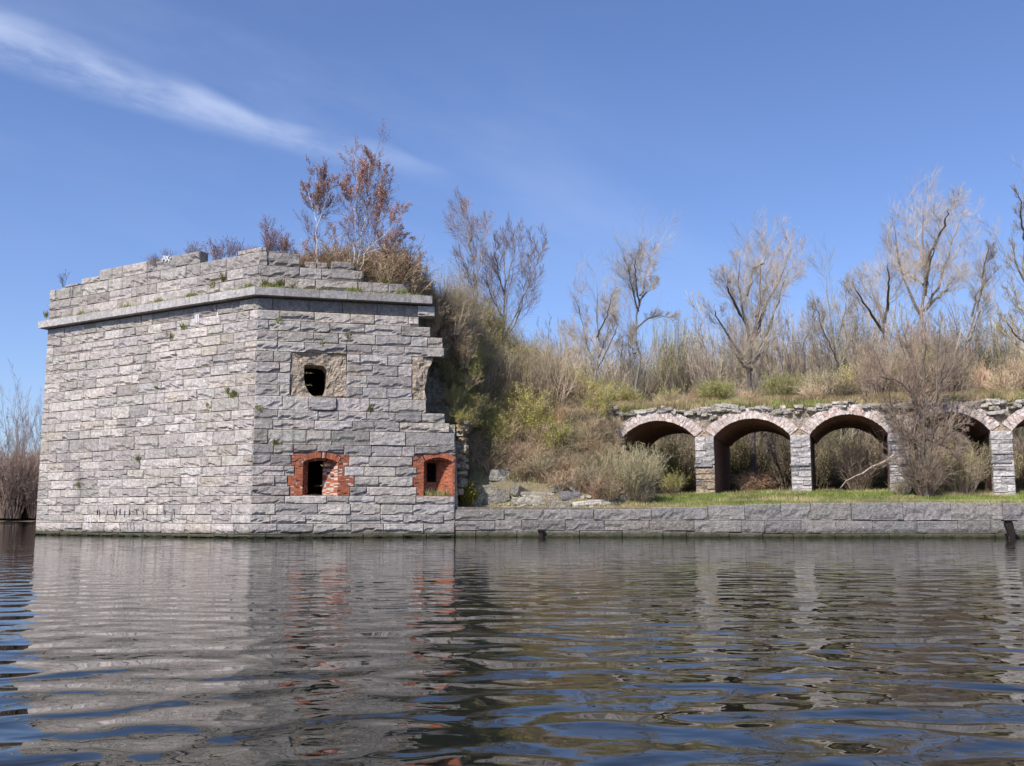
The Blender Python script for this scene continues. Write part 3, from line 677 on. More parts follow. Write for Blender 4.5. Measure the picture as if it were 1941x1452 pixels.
for pi_, pc in enumerate(PC):
    lo, hi = pc-PW/2, pc+PW/2
    if pi_ == 0: lo -= 2.0
    pier = MB(); ahex(pier, lo+0.07, hi-0.07, 1.5, ZS, 0.08, DEPTH-0.05)
    pr = pier.build('pier', M_mortar, arcade)
    z = 2.2; k = 0
    while z < ZS-0.05:
        h = rng.uniform(0.18, 0.46); h = min(h, ZS-z)
        if ZS-(z+h) < 0.15: h = ZS-z
        low = z < 4.35 and pi_ in (1,)
        sp = rng.uniform(0.35, 0.65) if (k % 2 or rng.random() < 0.4) else None
        for (a, c) in (((lo, lo+(hi-lo)*sp), (lo+(hi-lo)*sp, hi)) if sp else ((lo, hi),)):
            v = rng.uniform(0.9, 1.4); ti = (v*.85, v*0.83, v*0.80) if low else (v, v*0.985, v*0.98)
            if rng.random() < 0.15: ti = tuple(q*0.6 for q in ti)
            jut = rng.uniform(-0.07, 0.04)-(0.06 if low else 0)
            mb_block(FA, a, c, z, z+h, b=0.05, tint=ti, dep=0.5, g=0.007, nx=5, nz=4, out=jut+0.03).build('pier_stone', M_tan if low and rng.random() < .7 else M_white, pr)
        z += h; k += 1
    if pi_ >= 1 and pi_ <= 5:   # projecting impost ledge, broken
        m = MB(); m.merge(rough_box(AP(pc-0.1, 4.42, 0.0), (PW*0.98, 0.30, 0.16), rotm(arch_az), pi_*3.1, amp=0.08, tint=(0.75, 0.75, 0.77))); m.build('impost_ledge', M_white, pr)
    m = MB(); P5 = [(lo+(2.0 if pi_ == 0 else 0), ZS), (hi, ZS), (pc+.09, ZS+.47), (pc-.09, ZS+.47)]; m.hexa(np.concatenate([AP([p[0] for p in P5], [p[1] for p in P5], .0), AP([p[0] for p in P5], [p[1] for p in P5], .5)]), (.95, .9, .86)); m.build('skewback', M_tan, pr)
    # side faces of the passage in brick
    for s, tt_ in ((0, lo), (1, hi)):
        nw, nz_ = 30, 10; W, Zz = np.meshgrid(np.linspace(0.05, DEPTH, nw), np.linspace(1.5, ZS, nz_)); o = 0.05*(vn(W*2, Zz*2.5, pi_*2+s)-0.5)
        P3 = AP(tt_+(o if s else -o), Zz, W); i = np.arange(nw-1)[None, :]+np.arange(nz_-1)[:, None]*nw; m = MB()
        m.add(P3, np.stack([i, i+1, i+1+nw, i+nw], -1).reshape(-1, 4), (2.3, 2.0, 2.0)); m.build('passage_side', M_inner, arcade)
def pinkcol():
    v = rng.uniform(0.8, 1.2); r = rng.random()
    v = 1+(v-1)*.9
    if r < 0.60: return (0.66*v, 0.575*v, 0.52*v)
    if r < 0.90: return (0.60*v, 0.47*v, 0.41*v)
    return (0.48*v, 0.32*v, 0.26*v)
def topline(t): return 8.22+0.28*(vn(t*0.55, 3.3, 1.0)-0.5)+0.22*(vn(t*2.1, 1.3, 1.0)-0.5)
for bi in range(len(PC)-1):
    a, c = PC[bi]+PW/2, PC[bi+1]-PW/2; mid = 0.5*(a+c); hw = 0.5*(c-a); rise = RISE+(0.12 if bi in (2, 3) else 0.0)
    R = (hw*hw+rise*rise)/(2*rise); cz = ZS+rise-R; th = math.asin(hw/R); m = MB(); ring = 0.68
    nb = int(2*th*R/0.085)
    for q in range(nb):
        a0, a1 = -th+2*th*q/nb, -th+2*th*(q+1)/nb
        r = R+rng.uniform(-0.02, 0.015); row = 0
        while r < R+ring-0.02:
            h = 0.222 if row != 1 else 0.215; r1 = min(r+h, R+ring)
            if rng.random() < (0.005 if row < 2 else 0.05): r = r1; row += 1; continue
            e = 0.003; pts = [(mid+rr*math.sin(aa), cz+rr*math.cos(aa)) for rr, aa in ((r+e, a0+e/r), (r+e, a1-e/r), (r1-e, a1-e/r), (r1-e, a0+e/r))]
            T_ = [p[0] for p in pts]; Z_ = [p[1] for p in pts]; j = rng.uniform(-0.06, 0.0); r1 = r1+(rng.uniform(-.09, .03) if row == 2 else 0)
            m.hexa(np.concatenate([AP(T_, Z_, j-0.03), AP(T_, Z_, 0.25)]), pinkcol()); r = r1; row += 1
    for q in range(24):   # lime mortar between and behind the bricks
        a0, a1 = -th+2*th*q/24, -th+2*th*(q+1)/24; pts = [(mid+rr*math.sin(aa), cz+rr*math.cos(aa)) for rr, aa in ((R+.02, a0), (R+.02, a1), (R+ring-.02, a1), (R+ring-.02, a0))]
        T_ = [p[0] for p in pts]; Z_ = [p[1] for p in pts]; m.hexa(np.concatenate([AP(T_, Z_, -.015), AP(T_, Z_, .3)]), (.50, .42, .36))
    m.build('arch_ring', M_brick, arcade, kind='stuff')
    # hanging inner ring and the barrel vault with ragged front edge
    m = MB(); na, nw = 40, 24; Aa, W = np.meshgrid(np.linspace(-th, th, na), np.linspace(0.02, DEPTH, nw))
    W = W+np.where(W < 0.1, 0.18*vn(Aa*30, 0, bi), 0); rr = R-0.05*(W > 0.3)-0.09*(W > 1.2)+0.05*(vn(Aa*8, W*2, bi*3)-0.5)
    P3 = AP(mid+rr*np.sin(Aa), cz+rr*np.cos(Aa), W); i = np.arange(na-1)[None, :]+np.arange(nw-1)[:, None]*na
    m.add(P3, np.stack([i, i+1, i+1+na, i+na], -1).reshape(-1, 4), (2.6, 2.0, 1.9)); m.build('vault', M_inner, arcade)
    # spandrels front and back
    for wv, nm, mt in ((0.10, 'spandrel', M_tan), (DEPTH, 'rear_spandrel', M_inner)):
        nn, nz_ = 64, 12; tt_ = np.linspace(PC[bi]-(2.5 if bi == 0 else 0), PC[bi+1], nn); Ro = R+(ring-0.05 if wv < 1 else 0)
        low = np.where(np.abs(tt_-mid) < Ro*math.sin(th)*1.0, cz+np.sqrt(np.maximum(Ro**2-(tt_-mid)**2, 0)), ZS-0.02); top = topline(tt_) if wv < 1 else 8.3+0*tt_
        f = np.linspace(0, 1, nz_)[:, None]; Zz = low[None]+(np.maximum(top, low+0.05)-low)[None]*f; T_ = np.broadcast_to(tt_, Zz.shape)
        o = 0.22*(vn(T_*2.4, Zz*4.5, 5)-0.6)+0.14*(vn(T_*7, Zz*9, 8)-0.5); P3 = AP(T_, Zz, wv-(o if wv < 1 else 0)); i = np.arange(nn-1)[None, :]+np.arange(nz_-1)[:, None]*nn; m = MB()
        m.add(P3, np.stack([i, i+1, i+1+nn, i+nn], -1).reshape(-1, 4), (0.86, 0.88, 0.92)); m.build(nm, mt, arcade)
# rubble stones in the spandrels and along the broken top
for k in range(170):
    t_ = rng.uniform(-10.5, 26); pcn = min(PC, key=lambda p: abs(p-t_)); dp = abs(t_-pcn)
    zext = ZS+RISE-2.99+math.sqrt(max(0, 3.7**2-(min(2.93, 2.93-dp))**2)) if dp < 2.93 else 8.1
    if rng.random() < 0.55: z = float(topline(t_))+rng.uniform(-0.42, 0.08)
    else: z = rng.uniform(min(zext+0.15, 8.0), 8.1)
    if z < zext-0.05: continue
    L = rng.uniform(0.22, 0.62) if rng.random() < .7 else rng.uniform(.7, 1.2); v = rng.uniform(0.65, 1.25)
    rough_box(AP(t_, z, rng.uniform(0.0, 0.12)), (L, 0.45, rng.uniform(0.13, 0.34)), rotm(arch_az+rng.uniform(-.3, .3), rng.uniform(-.3, .3), rng.uniform(-.22, .22)), rng.random()*40, amp=0.20, sub=3, tint=(v, v*0.97, v*0.90)).build('rubble_stone', M_rub if rng.random() < .6 else M_white, arcade)
# earth bank over the vaults
def rtop(t, w): return 8.30+0.45*sm(w, 0.2, 2.6)+0.5*fbm(t*0.35, w*0.5, 2.2)+0.15*fbm(t*1.6, w*1.6, 1.2)
tt_ = np.linspace(-16.5, 31, 150); ww = np.concatenate([[-0.02, 0.10, 0.35, 0.8], np.linspace(1.4, DEPTH+0.1, 14)])
T_, W_ = np.meshgrid(tt_, ww); Zr = rtop(T_, W_); Zr[0] = topline(T_[0])-0.25; Zr[1] = topline(T_[1])+0.0
P3 = AP(T_, Zr, W_+0.12*vn(T_*1.3, 0, 4)); i = np.arange(len(tt_)-1)[None, :]+np.arange(len(ww)-1)[:, None]*len(tt_)
b = MB(); b.add(P3, np.stack([i, i+1, i+1+len(tt_), i+len(tt_)], -1).reshape(-1, 4)); b.build('earth_bank', M_earth, arcade, smooth=True)

# ------------------------------------------------------------------ vegetation generators
def norm(v): return v/np.maximum(np.linalg.norm(v, axis=-1, keepdims=True), 1e-9)
def resample(P, n):
    P = np.asarray(P, float); L = np.concatenate([[0], np.cumsum(np.linalg.norm(np.diff(P, axis=0), axis=1))]); s = np.linspace(0, L[-1], n)
    return np.stack([np.interp(s, L, P[:, k]) for k in range(3)], -1), L[-1]
def grow(P, R, L, M, s0, s1, ang, lr, n, wander, up, rr, g, taper=0.8):
    Np, n0 = P.shape[:2]; s = (s0+(s1-s0)*(np.arange(M)[None]+g.random((Np, M)))/M)*(n0-1); i = np.clip(np.floor(s).astype(int), 0, n0-2); f = (s-i)[..., None]
    r = np.arange(Np)[:, None]; pos = P[r, i]*(1-f)+P[r, i+1]*f; tan = norm(P[r, i+1]-P[r, i]); rad = R[r, i]*(1-f[..., 0])+R[r, i+1]*f[..., 0]
    pos, tan, rad = pos.reshape(-1, 3), tan.reshape(-1, 3), rad.reshape(-1); frac = (s/(n0-1)).reshape(-1)
    perp = norm(np.cross(tan, g.normal(size=tan.shape))); a = (ang*g.uniform(0.7, 1.3, len(pos)))[:, None]
    d = np.cos(a)*tan+np.sin(a)*perp; Ln = np.repeat(L, M)*lr*g.uniform(0.6, 1.25, len(pos))*(1.15-0.6*frac); out = [pos]
    for k in range(n-1):
        d = norm(d+wander*g.normal(size=d.shape)+np.array([0, 0, up])); pos = pos+d*(Ln/(n-1))[:, None]; out.append(pos)
    rn = np.minimum(rad*rr, rad*0.95); Rn = rn[:, None]*(1-taper*np.linspace(0, 1, n)[None])
    return np.stack(out, 1), Rn, Ln
def tubes(mb, P, R, k, col, minr=0.0, tip=True):
    Np, n = P.shape[:2]
    if Np == 0: return
    R = np.maximum(R, minr); T = norm(np.gradient(P, axis=1)); ref = np.array([0.31, 0.77, 0.55]); U = norm(np.cross(T, ref)); W = np.cross(T, U)
    a = np.arange(k)*2*np.pi/k; ring = P[:, :, None]+R[:, :, None, None]*(np.cos(a)[None, None, :, None]*U[:, :, None]+np.sin(a)[None, None, :, None]*W[:, :, None])
    c = np.asarray(col)
    if c.ndim == 2: c = np.repeat(c, n*k, axis=0)
    if tip: ring[:, -1] = P[:, -1][:, None]
    base = np.arange(Np)[:, None, None]*n*k; i = np.arange(n-1)[None, :, None]*k; j = np.arange(k)[None, None]; j2 = (j+1) % k
    F = np.stack([base+i+j, base+i+j2, base+i+k+j2, base+i+k+j], -1)
    if tip:
        Ft = F[:, -1, :, :3].reshape(-1, 3); F = F[:, :-1].reshape(-1, 4); V = ring.reshape(-1, 3); n0 = mb.n
        mb.V.append(V); mb.C.append(np.broadcast_to(c, V.shape)); mb.T.append(Ft+n0); 
        if len(F): mb.Q.append(F+n0)
        mb.n += len(V)
    else: mb.add(ring.reshape(-1, 3), F.reshape(-1, 4), c)
def vary(col, n, g, amp=0.25): return np.asarray(col)[None]*g.uniform(1-amp, 1+amp, (n, 1))*g.uniform(0.95, 1.05, (n, 3))
def leaves(mb, P, per, size, spread, col, g, s0=0.2, amp=0.3):
    Np, n = P.shape[:2]
    if Np == 0: return
    s = g.uniform(s0, 1, (Np, per))*(n-1); i = np.clip(s.astype(int), 0, n-2); f = (s-i)[..., None]; r = np.arange(Np)[:, None]
    c = (P[r, i]*(1-f)+P[r, i+1]*f).reshape(-1, 3)+g.normal(size=(Np*per, 3))*spread
    u = norm(g.normal(size=c.shape)); w = norm(np.cross(u, g.normal(size=c.shape))); sz = (size*g.uniform(0.6, 1.4, len(c)))[:, None]
    V = np.stack([c-u*sz*.5, c+w*sz*.45, c+u*sz*.6, c-w*sz*.4], 1).reshape(-1, 3); F = np.arange(len(c)*4).reshape(-1, 4)
    mb.add(V, F, np.repeat(vary(col, len(c), g, amp), 4, axis=0))
def tree(limbs, r0, levels, bark, twig, seed, leaf=None, k0=6, minr=0.008):
    """limbs: list of (polyline world points, base radius factor). returns trunk MB, crown MB"""
    g = np.random.default_rng(seed); tr = MB(); cr = MB(); n = 12; Ps = []; Rs = []; Ls = []
    for pts, rf in limbs:
        P, L = resample(pts, n); P[1:-1] += g.normal(size=(n-2, 3))*L*0.008; Ps.append(P); Rs.append(r0*rf*(1-0.82*np.linspace(0, 1, n))); Ls.append(L)
    P, R, L = np.array(Ps), np.array(Rs), np.array(Ls); tubes(tr, P, R, k0, vary(bark, len(P), g, 0.1), tip=True)
    for li, lv in enumerate(levels):
        P, R, L = grow(P, R, L, g=g, **lv); thick = R[:, 0].mean() > 0.03
        tubes(tr if thick else cr, P, R, 4 if thick else 3, vary(bark if thick else twig, len(P), g), minr=minr*(0.9 if li else 1))
    if leaf: leaves(cr, P, g=g, **leaf)
    return tr, cr
def LV(M, s0, s1, ang, lr, n, wander, up, rr, taper=0.8): return dict(M=M, s0=s0, s1=s1, ang=ang, lr=lr, n=n, wander=wander, up=up, rr=rr, taper=taper)
def px_limb(pts, Y, dy=0.0): # picture sketch of a limb, leaning dy metres in depth towards its tip
    n = len(pts); return [at(x, y, Y+dy*k/max(1, n-1)) for k, (x, y) in enumerate(pts)]
def put_tree(name, label, cat, limbs, base, r0, levels, bark, twig, seed, leaf=None, group=None, leafmat=None, minr=0.008):
    tr, cr = tree(limbs, r0, levels, bark, twig, seed, leaf, minr=minr); t = thing(name, label, cat, base, group)
    tr.build('trunk', M_bark, t); cr.build('crown', leafmat or M_twig, t); return t

# ------------------------------------------------------------------ big bare trees
GREYB = (0.27, 0.235, 0.19); TANT = (0.47, 0.385, 0.285); REDT = (0.31, 0.235, 0.21)
lv_pop = [LV(12, .15, .98, .70, .36, 7, .09, .15, .26), LV(8, .1, 1, .60, .55, 5, .08, .10, .38), LV(9, .1, 1, .6, .80, 3, .08, .05, .65)]
def groot(px, Y): x = xat(px, Y); return np.array([x, Y, float(G(x, Y))-0.2])
def bare(label, px, Y, lims, r0, seed, twig=TANT, levels=lv_pop, bark=GREYB, minr=0.0072, **k):
    r0 *= 0.60
    b0 = groot(px, Y); L = []
    for i, l in enumerate(lims):
        l = l[:-1]+[tuple(.26*a+.74*b for a, b in zip(l[-2], l[-1]))]; pts = px_limb(l, Y, [(-1)**i*1.0*(i+0.5)][0] if i else 0.0)
        if i == 0: pts = [b0]+pts
        L.append((pts, 1.0 if i == 0 else 0.55))
    return put_tree('bare_tree', label, 'tree', L, tuple(b0), r0, levels, bark, twig, seed, minr=minr, **k)
bare('tall thin dark bare tree leaning over the left end of the thicket', 918, 70, [[(915, 690), (905, 560), (895, 470), (893, 390)], [(905, 590), (890, 520), (870, 470)], [(903, 540), (915, 460), (915, 400)], [(912, 630), (880, 590), (858, 560)], [(899, 500), (880, 430), (865, 385)]], 0.16, 1, REDT)
bare('broad dark bare tree with many steep limbs above the green thicket', 952, 70, [[(952, 700), (955, 600), (958, 520), (960, 440)], [(955, 640), (990, 570), (1020, 500), (1040, 440)], [(958, 640), (985, 600), (1000, 520), (1010, 450)], [(956, 560), (940, 500), (930, 440)], [(957, 545), (975, 480), (980, 420)], [(953, 600), (930, 560), (915, 500)]], 0.20, 2, REDT, levels=[LV(12, .15, .98, .60, .32, 7, .10, .14, .32), LV(9, .1, 1, .6, .50, 5, .12, .12, .45), LV(10, .1, 1, .5, .6, 3, .12, .1, .75)])
bare('bare tree with four spreading stems left of the tall narrow tree', 1128, 84, [[(1128, 720), (1131, 640), (1133, 580), (1132, 520)], [(1130, 700), (1110, 640), (1096, 575), (1100, 560)], [(1131, 690), (1155, 620), (1170, 570)], [(1132, 700), (1162, 640), (1175, 600)], [(1120, 690), (1095, 640), (1055, 622)], [(1131, 640), (1150, 600), (1160, 550)]], 0.26, 3)
bare('tall narrow bare tree with pale twiggy top and one low side branch', 1203, 82, [[(1204, 720), (1205, 640), (1213, 560), (1216, 500), (1222, 455)], [(1208, 620), (1225, 605), (1250, 598), (1285, 603)], [(1212, 570), (1230, 550), (1248, 530)], [(1210, 590), (1196, 540), (1190, 490)], [(1213, 560), (1226, 510), (1236, 465)], [(1212, 580), (1203, 520), (1205, 470)], [(1204, 670), (1193, 655), (1180, 648)]], 0.28, 4)
bare('wide vase shaped bare tree standing behind the second arch', 1428, 75.5, [[(1428, 880), (1427, 780), (1426, 690), (1426, 640), (1436, 590), (1442, 540), (1440, 470)], [(1426, 655), (1412, 600), (1400, 540), (1404, 470)], [(1428, 690), (1455, 630), (1480, 555), (1503, 490)], [(1420, 690), (1385, 645), (1357, 600), (1352, 580)], [(1428, 645), (1450, 580), (1490, 500), (1503, 450)], [(1412, 610), (1385, 560), (1375, 520)], [(1434, 600), (1450, 550), (1466, 470)], [(1424, 700), (1405, 690), (1390, 665)], [(1416, 560), (1428, 510), (1448, 500), (1462, 440)]], 0.42, 5, bark=(0.20, 0.17, 0.14))
bare('slim bare tree standing between the vase shaped tree and the great tree', 1590, 84, [[(1590, 720), (1584, 650), (1572, 560), (1566, 500)], [(1586, 650), (1602, 590), (1606, 520)], [(1530, 700), (1522, 650), (1548, 600), (1552, 590)], [(1588, 690), (1560, 620), (1540, 560)], [(1590, 700), (1614, 640), (1630, 560)]], 0.22, 6)
bare('great spreading bare tree with broad pale crown behind the fourth arch', 1752, 80, [[(1752, 720), (1751, 620), (1752, 540), (1750, 450), (1752, 380)], [(1748, 600), (1718, 540), (1700, 470), (1695, 420)], [(1752, 590), (1780, 540), (1808, 450), (1835, 390)], [(1753, 560), (1765, 490), (1778, 455)], [(1680, 700), (1672, 610), (1650, 540), (1640, 520)], [(1675, 630), (1640, 580), (1612, 530)], [(1752, 500), (1735, 450), (1740, 390)], [(1755, 500), (1790, 430), (1800, 380)], [(1757, 585), (1800, 540), (1812, 520)], [(1676, 610), (1685, 550), (1680, 480)], [(1751, 540), (1720, 520), (1705, 515)]], 0.42, 7, levels=[LV(12, .12, .98, .70, .36, 7, .09, .16, .26), LV(8, .1, 1, .60, .55, 5, .08, .10, .38), LV(9, .1, 1, .6, .80, 3, .08, .05, .65)])
bare('crooked dark bare tree right of the great spreading tree', 1828, 80, [[(1828, 720), (1830, 650), (1845, 600), (1860, 560), (1872, 480)], [(1842, 600), (1850, 560), (1880, 520), (1900, 500)], [(1832, 660), (1862, 580), (1866, 570)], [(1858, 560), (1866, 500), (1880, 440)]], 0.28, 8)
bare('tall pale yellow twigged tree cut by the right edge of the picture', 1962, 74, [[(1962, 700), (1960, 600), (1950, 480), (1945, 380), (1948, 290)], [(1956, 560), (1925, 500), (1915, 430)], [(1958, 620), (1925, 570), (1905, 540)], [(1950, 480), (1935, 420), (1930, 340)], [(1960, 640), (1985, 500), (1990, 380)], [(1958, 660), (1930, 640), (1900, 600)]], 0.34, 9, twig=(0.46, 0.36, 0.18), levels=[LV(9, .12, .98, .7, .30, 7, .10, .16, .28), LV(9, .1, 1, .6, .50, 5, .12, .12, .45), LV(11, .1, 1, .5, .6, 3, .12, .08, .75)])

# ------------------------------------------------------------------ bush templates (unit: metres, base at origin)
def bush(seed, stems, h, spread, m1, m2, col, leaf=None, arch=0.0, r=0.012, wander=0.12, up=0.12, minr=0.005):
    g = np.random.default_rng(seed); n = 6; a = g.uniform(0, 2*np.pi, stems); q = np.sqrt(g.random(stems))
    base = np.stack([np.cos(a)*q*spread*0.25, np.sin(a)*q*spread*0.25, np.zeros(stems)-0.1], -1)
    lean = q*math.atan2(spread, h)*1.0; d = np.stack([np.cos(a)*np.sin(lean), np.sin(a)*np.sin(lean), np.cos(lean)], -1); L = h*g.uniform(0.6, 1.05, stems)
    pos = base; out = [pos]
    for k in range(n-1):
        d = norm(d+wander*g.normal(size=d.shape)+np.array([0, 0, up-arch*k/(n-1)])); pos = pos+d*(L/(n-1))[:, None]; out.append(pos)
    P = np.stack(out, 1); R = r*g.uniform(0.7, 1.3, stems)[:, None]*(1-0.7*np.linspace(0, 1, n)[None]); mb = MB()
    tubes(mb, P, R, 3, vary(col, stems, g, 0.3), minr=minr)
    P1, R1, L1 = grow(P, R, L, m1, .25, .98, .55, .38, 4, .16, 0.06-arch*0.5, .7, g); tubes(mb, P1, R1, 3, vary(col, len(P1), g, 0.3), minr=minr)
    P2 = P1
    if m2: P2, R2, L2 = grow(P1, R1, L1, m2, .15, 1, .55, .5, 3, .16, 0.04, .8, g); tubes(mb, P2, R2, 3, vary(col, len(P2), g, 0.3), minr=minr)
    if leaf:
        for lf in (leaf if isinstance(leaf, list) else [leaf]): leaves(mb, P2, g=g, **lf)
    return mb
BR = (0.55, 0.42, 0.275); GRN = (0.55, 0.53, 0.12); DK = (0.33, 0.26, 0.19); PALE = (0.52, 0.44, 0.30); RUST = (0.58, 0.36, 0.20)
T_br = [bush(20+i, 46, 1.7, 1.2, 8, 4, BR, arch=0.25, r=.018, wander=.17) for i in range(3)]
T_gr = [bush(30+i, 44, 2.2, 1.2, 8, 4, (0.46, 0.38, 0.24), wander=.18, leaf=dict(per=2, size=0.050, spread=0.04, col=GRN)) for i in range(3)]
T_tl = [bush(200+i, 26, 4.2, 1.6, 9, 4, (0.46, 0.37, 0.27), wander=.10, r=.022, leaf=dict(per=1, size=.045, spread=.04, col=(.46, .43, .15)) if i else None) for i in range(3)]
T_pl = [bush(40+i, 90, 1.7, 1.6, 9, 4, PALE, leaf=dict(per=1, size=0.04, spread=0.03, col=(0.26, 0.25, 0.10))) for i in range(2)]
T_rd = [bush(50+i, 40, 1.5, 0.8, 8, 4, (0.46, 0.33, 0.24), leaf=dict(per=1, size=0.045, spread=0.03, col=(0.48, 0.28, 0.16))) for i in range(2)]
T_dk = [bush(60+i, 60, 1.5, 1.2, 8, 4, DK, arch=0.3, leaf=dict(per=1, size=0.05, spread=0.03, col=(0.24, 0.21, 0.10))) for i in range(2)]
T_un = None
def Ms(s, sz=None): a = rng.uniform(0, 6.28); c, q = math.cos(a), math.sin(a); sz = sz or s; return np.array([[c*s, -q*s, 0], [q*s, c*s, 0], [0, 0, sz]])
TPL = {}
TCOL = bpy.data.collections.new('templates')
def tpl_mesh(tp, mat):
    key = (id(tp), mat.name)
    if key not in TPL:
        o = bpy.data.objects.new('template_%03d' % len(TPL), tp.mesh('shrub_shape', (0, 0, 0), mat)); TCOL.objects.link(o); TPL[key] = (len(TPL), o, tp)
    return TPL[key]
NG = bpy.data.node_groups.new('scatter', 'GeometryNodeTree')
NG.interface.new_socket('Geometry', in_out='INPUT', socket_type='NodeSocketGeometry'); NG.interface.new_socket('Geometry', in_out='OUTPUT', socket_type='NodeSocketGeometry')
gi = NG.nodes.new('NodeGroupInput'); go = NG.nodes.new('NodeGroupOutput'); ip = NG.nodes.new('GeometryNodeInstanceOnPoints'); ci = NG.nodes.new('GeometryNodeCollectionInfo')
ci.inputs['Collection'].default_value = TCOL; ci.inputs['Separate Children'].default_value = True; ci.inputs['Reset Children'].default_value = True
def named(n, t):
    a = NG.nodes.new('GeometryNodeInputNamedAttribute'); a.data_type = t; a.inputs['Name'].default_value = n; return [o for o in a.outputs if o.enabled and o.name == 'Attribute'][0]
e2r = NG.nodes.new('FunctionNodeEulerToRotation')
NG.links.new(gi.outputs[0], ip.inputs['Points']); NG.links.new(ci.outputs[0], ip.inputs['Instance']); ip.inputs['Pick Instance'].default_value = True
NG.links.new(named('pick', 'INT'), ip.inputs['Instance Index']); NG.links.new(named('rot', 'FLOAT_VECTOR'), e2r.inputs[0]); NG.links.new(e2r.outputs[0], ip.inputs['Rotation'])
NG.links.new(named('size', 'FLOAT_VECTOR'), ip.inputs['Scale']); NG.links.new(ip.outputs[0], go.inputs[0])
def scatter(name, items, mat, org, label, cat, group=None, stuff=True):
    me = bpy.data.meshes.new(name); L = np.array([i[3] for i in items], float)-np.asarray(org, float); me.from_pydata(L.tolist(), [], [])
    a = me.attributes.new('pick', 'INT', 'POINT'); a.data.foreach_set('value', np.array([tpl_mesh(i[0], mat)[0] for i in items], np.int32))
    a = me.attributes.new('rot', 'FLOAT_VECTOR', 'POINT'); a.data.foreach_set('vector', np.array([(rng.normal()*.06, rng.normal()*.06, rng.uniform(0, 6.28)) for i in items], np.float32).ravel())
    a = me.attributes.new('size', 'FLOAT_VECTOR', 'POINT'); a.data.foreach_set('vector', np.array([(i[1], i[1], i[2] or i[1]) for i in items], np.float32).ravel())
    o = bpy.data.objects.new(name, me); scn.collection.objects.link(o); o.location = org; o['label'] = label; o['category'] = cat; o['kind'] = 'stuff'
    md = o.modifiers.new('scatter', 'NODES'); md.node_group = NG; return o
pick = lambda L: L[rng.integers(len(L))]
# thicket on the slope between bastion and arcade
items = []; itemsg = []; itemsl = []
for k in range(1500):
    x = rng.uniform(-3.4, 7.8); Y = rng.uniform(59.0, 71.5); d = Y-float(quayY(x))
    if d < 4.2+1.0*sm(x, -3, 1)-1.6*sm(x, 3.5, 6): continue
    w, tt_ = arc_w(x, Y)
    if w > -0.3 and x > 4.5 and w < 9: continue
    if w < 1 and x > 5.2 and rng.random() < 0.6: continue
    if rng.random() > 0.36: continue
    z = float(G(x, Y)); loc = (x, Y, z-.1); f = float(fbm(x*0.9, Y*0.9, 5.0, 3))+float(rng.normal()*0.10)
    px = 970.5+x/Y*1875; py = 976-(z-EYE)/Y*1890; big = rng.random()**2
    if px < 1060 and py < 790 and rng.random() < .24: items.append((pick(T_tl), rng.uniform(.7, 1.1), rng.uniform(.6, 1.1), loc, 1))
    elif (px < 1040 and py < 830 and f > -0.10) or (f > 0.08 and py < 880): itemsg.append((pick(T_gr), .6+.7*big, .5+.9*big, loc, 1))
    elif px > 1030 and py > 780: itemsl.append((pick(T_pl if rng.random() < .5 else T_br), rng.uniform(.6, .9), rng.uniform(.5, .8), loc, 1))
    else: items.append((pick(T_br if rng.random() < .72 else (T_dk if px < 1000 else T_rd)), .6+.6*big, .5+.9*big, loc, 1))
for k in range(80):
    x = rng.uniform(1.5, 8.4); f = (x-1.5)/7; Y = 60.4+rng.uniform(0, 2.6)-.2*f; z = float(G(x, Y))
    itemsl.append((pick(T_br+T_pl[:1]), rng.uniform(.6, 1.0), rng.uniform(.5, .9)*(1-.2*f), (x, Y, z-.1), 1))
for k in range(150):
    x = rng.uniform(-2.2, 6.8); Y = float(quayY(x))+rng.uniform(4.4, 8.6)-1.3*float(sm(x, 2, 6)); 
    if arc_w(x, Y)[0] > -.3 and x > 4.6: continue
    items.append((pick(T_br+T_dk[:1]+T_rd[:1]), rng.uniform(.7, 1.05), rng.uniform(.6, 1.05), (x, Y, float(G(x, Y))-.1), 1))
for k in range(60):   # shrubs hanging over the broken end of the wall
    py = rng.uniform(600, 790); px = rng.uniform(842 if py < 700 else 852, 900)+max(0, 690-py)*.0; Y = 58.6+rng.uniform(0, 1.8)+(790-py)*.012; p = at(px, py+26, Y)
    (itemsg if rng.random() < .62 and py > 640 else items).append((pick(T_gr if py > 640 and rng.random() < .8 else T_br), rng.uniform(.45, .75), rng.uniform(.4, .75), p, 1))
itemsg = [i if id(i[0]) in [id(q) for q in T_gr] else (T_gr[0],)+i[1:] for i in itemsg]
scatter('green_thicket', itemsg, M_leaf, (0, 64, 9), 'thicket of shrubs in fresh yellow green leaf on the upper slope', 'thicket')
scatter('brown_thicket', items, M_twig, (0, 62, 5), 'tangle of bare brown brambles covering the slope beside the bastion', 'thicket')
scatter('pale_scrub', itemsl, M_twig, (4, 62, 4), 'pale bare scrub on the slope foot left of the first arch', 'thicket')
def shrub_obj(name, tp, mat, p, s, sz, **pr):
    o = bpy.data.objects.new(name, tpl_mesh(tp, mat)[1].data); scn.collection.objects.link(o); o.location = p; o.scale = (s, s, sz); o.rotation_euler = (0, 0, rng.uniform(0, 6.28))
    for k, v in pr.items(): o[k] = v
    return o
def one_bush(name, label, cat, px, Y, tp, s, sz, z=None, mat=M_twig, tint=1.0, group=None):
    x = xat(px, Y); z = float(G(x, Y)) if z is None else z
    return shrub_obj(name, tp, mat, (x, Y, z), s, sz, label=label, category=cat)
big_pale = bush(44, 170, 2.9, 3.1, 9, 4, PALE, leaf=dict(per=2, size=0.05, spread=0.04, col=(0.25, 0.25, 0.10)))
one_bush('round_shrub', 'big rounded pale shrub in front of the first arch', 'shrub', 1192, 60.6, big_pale, 1.0, 1.05)
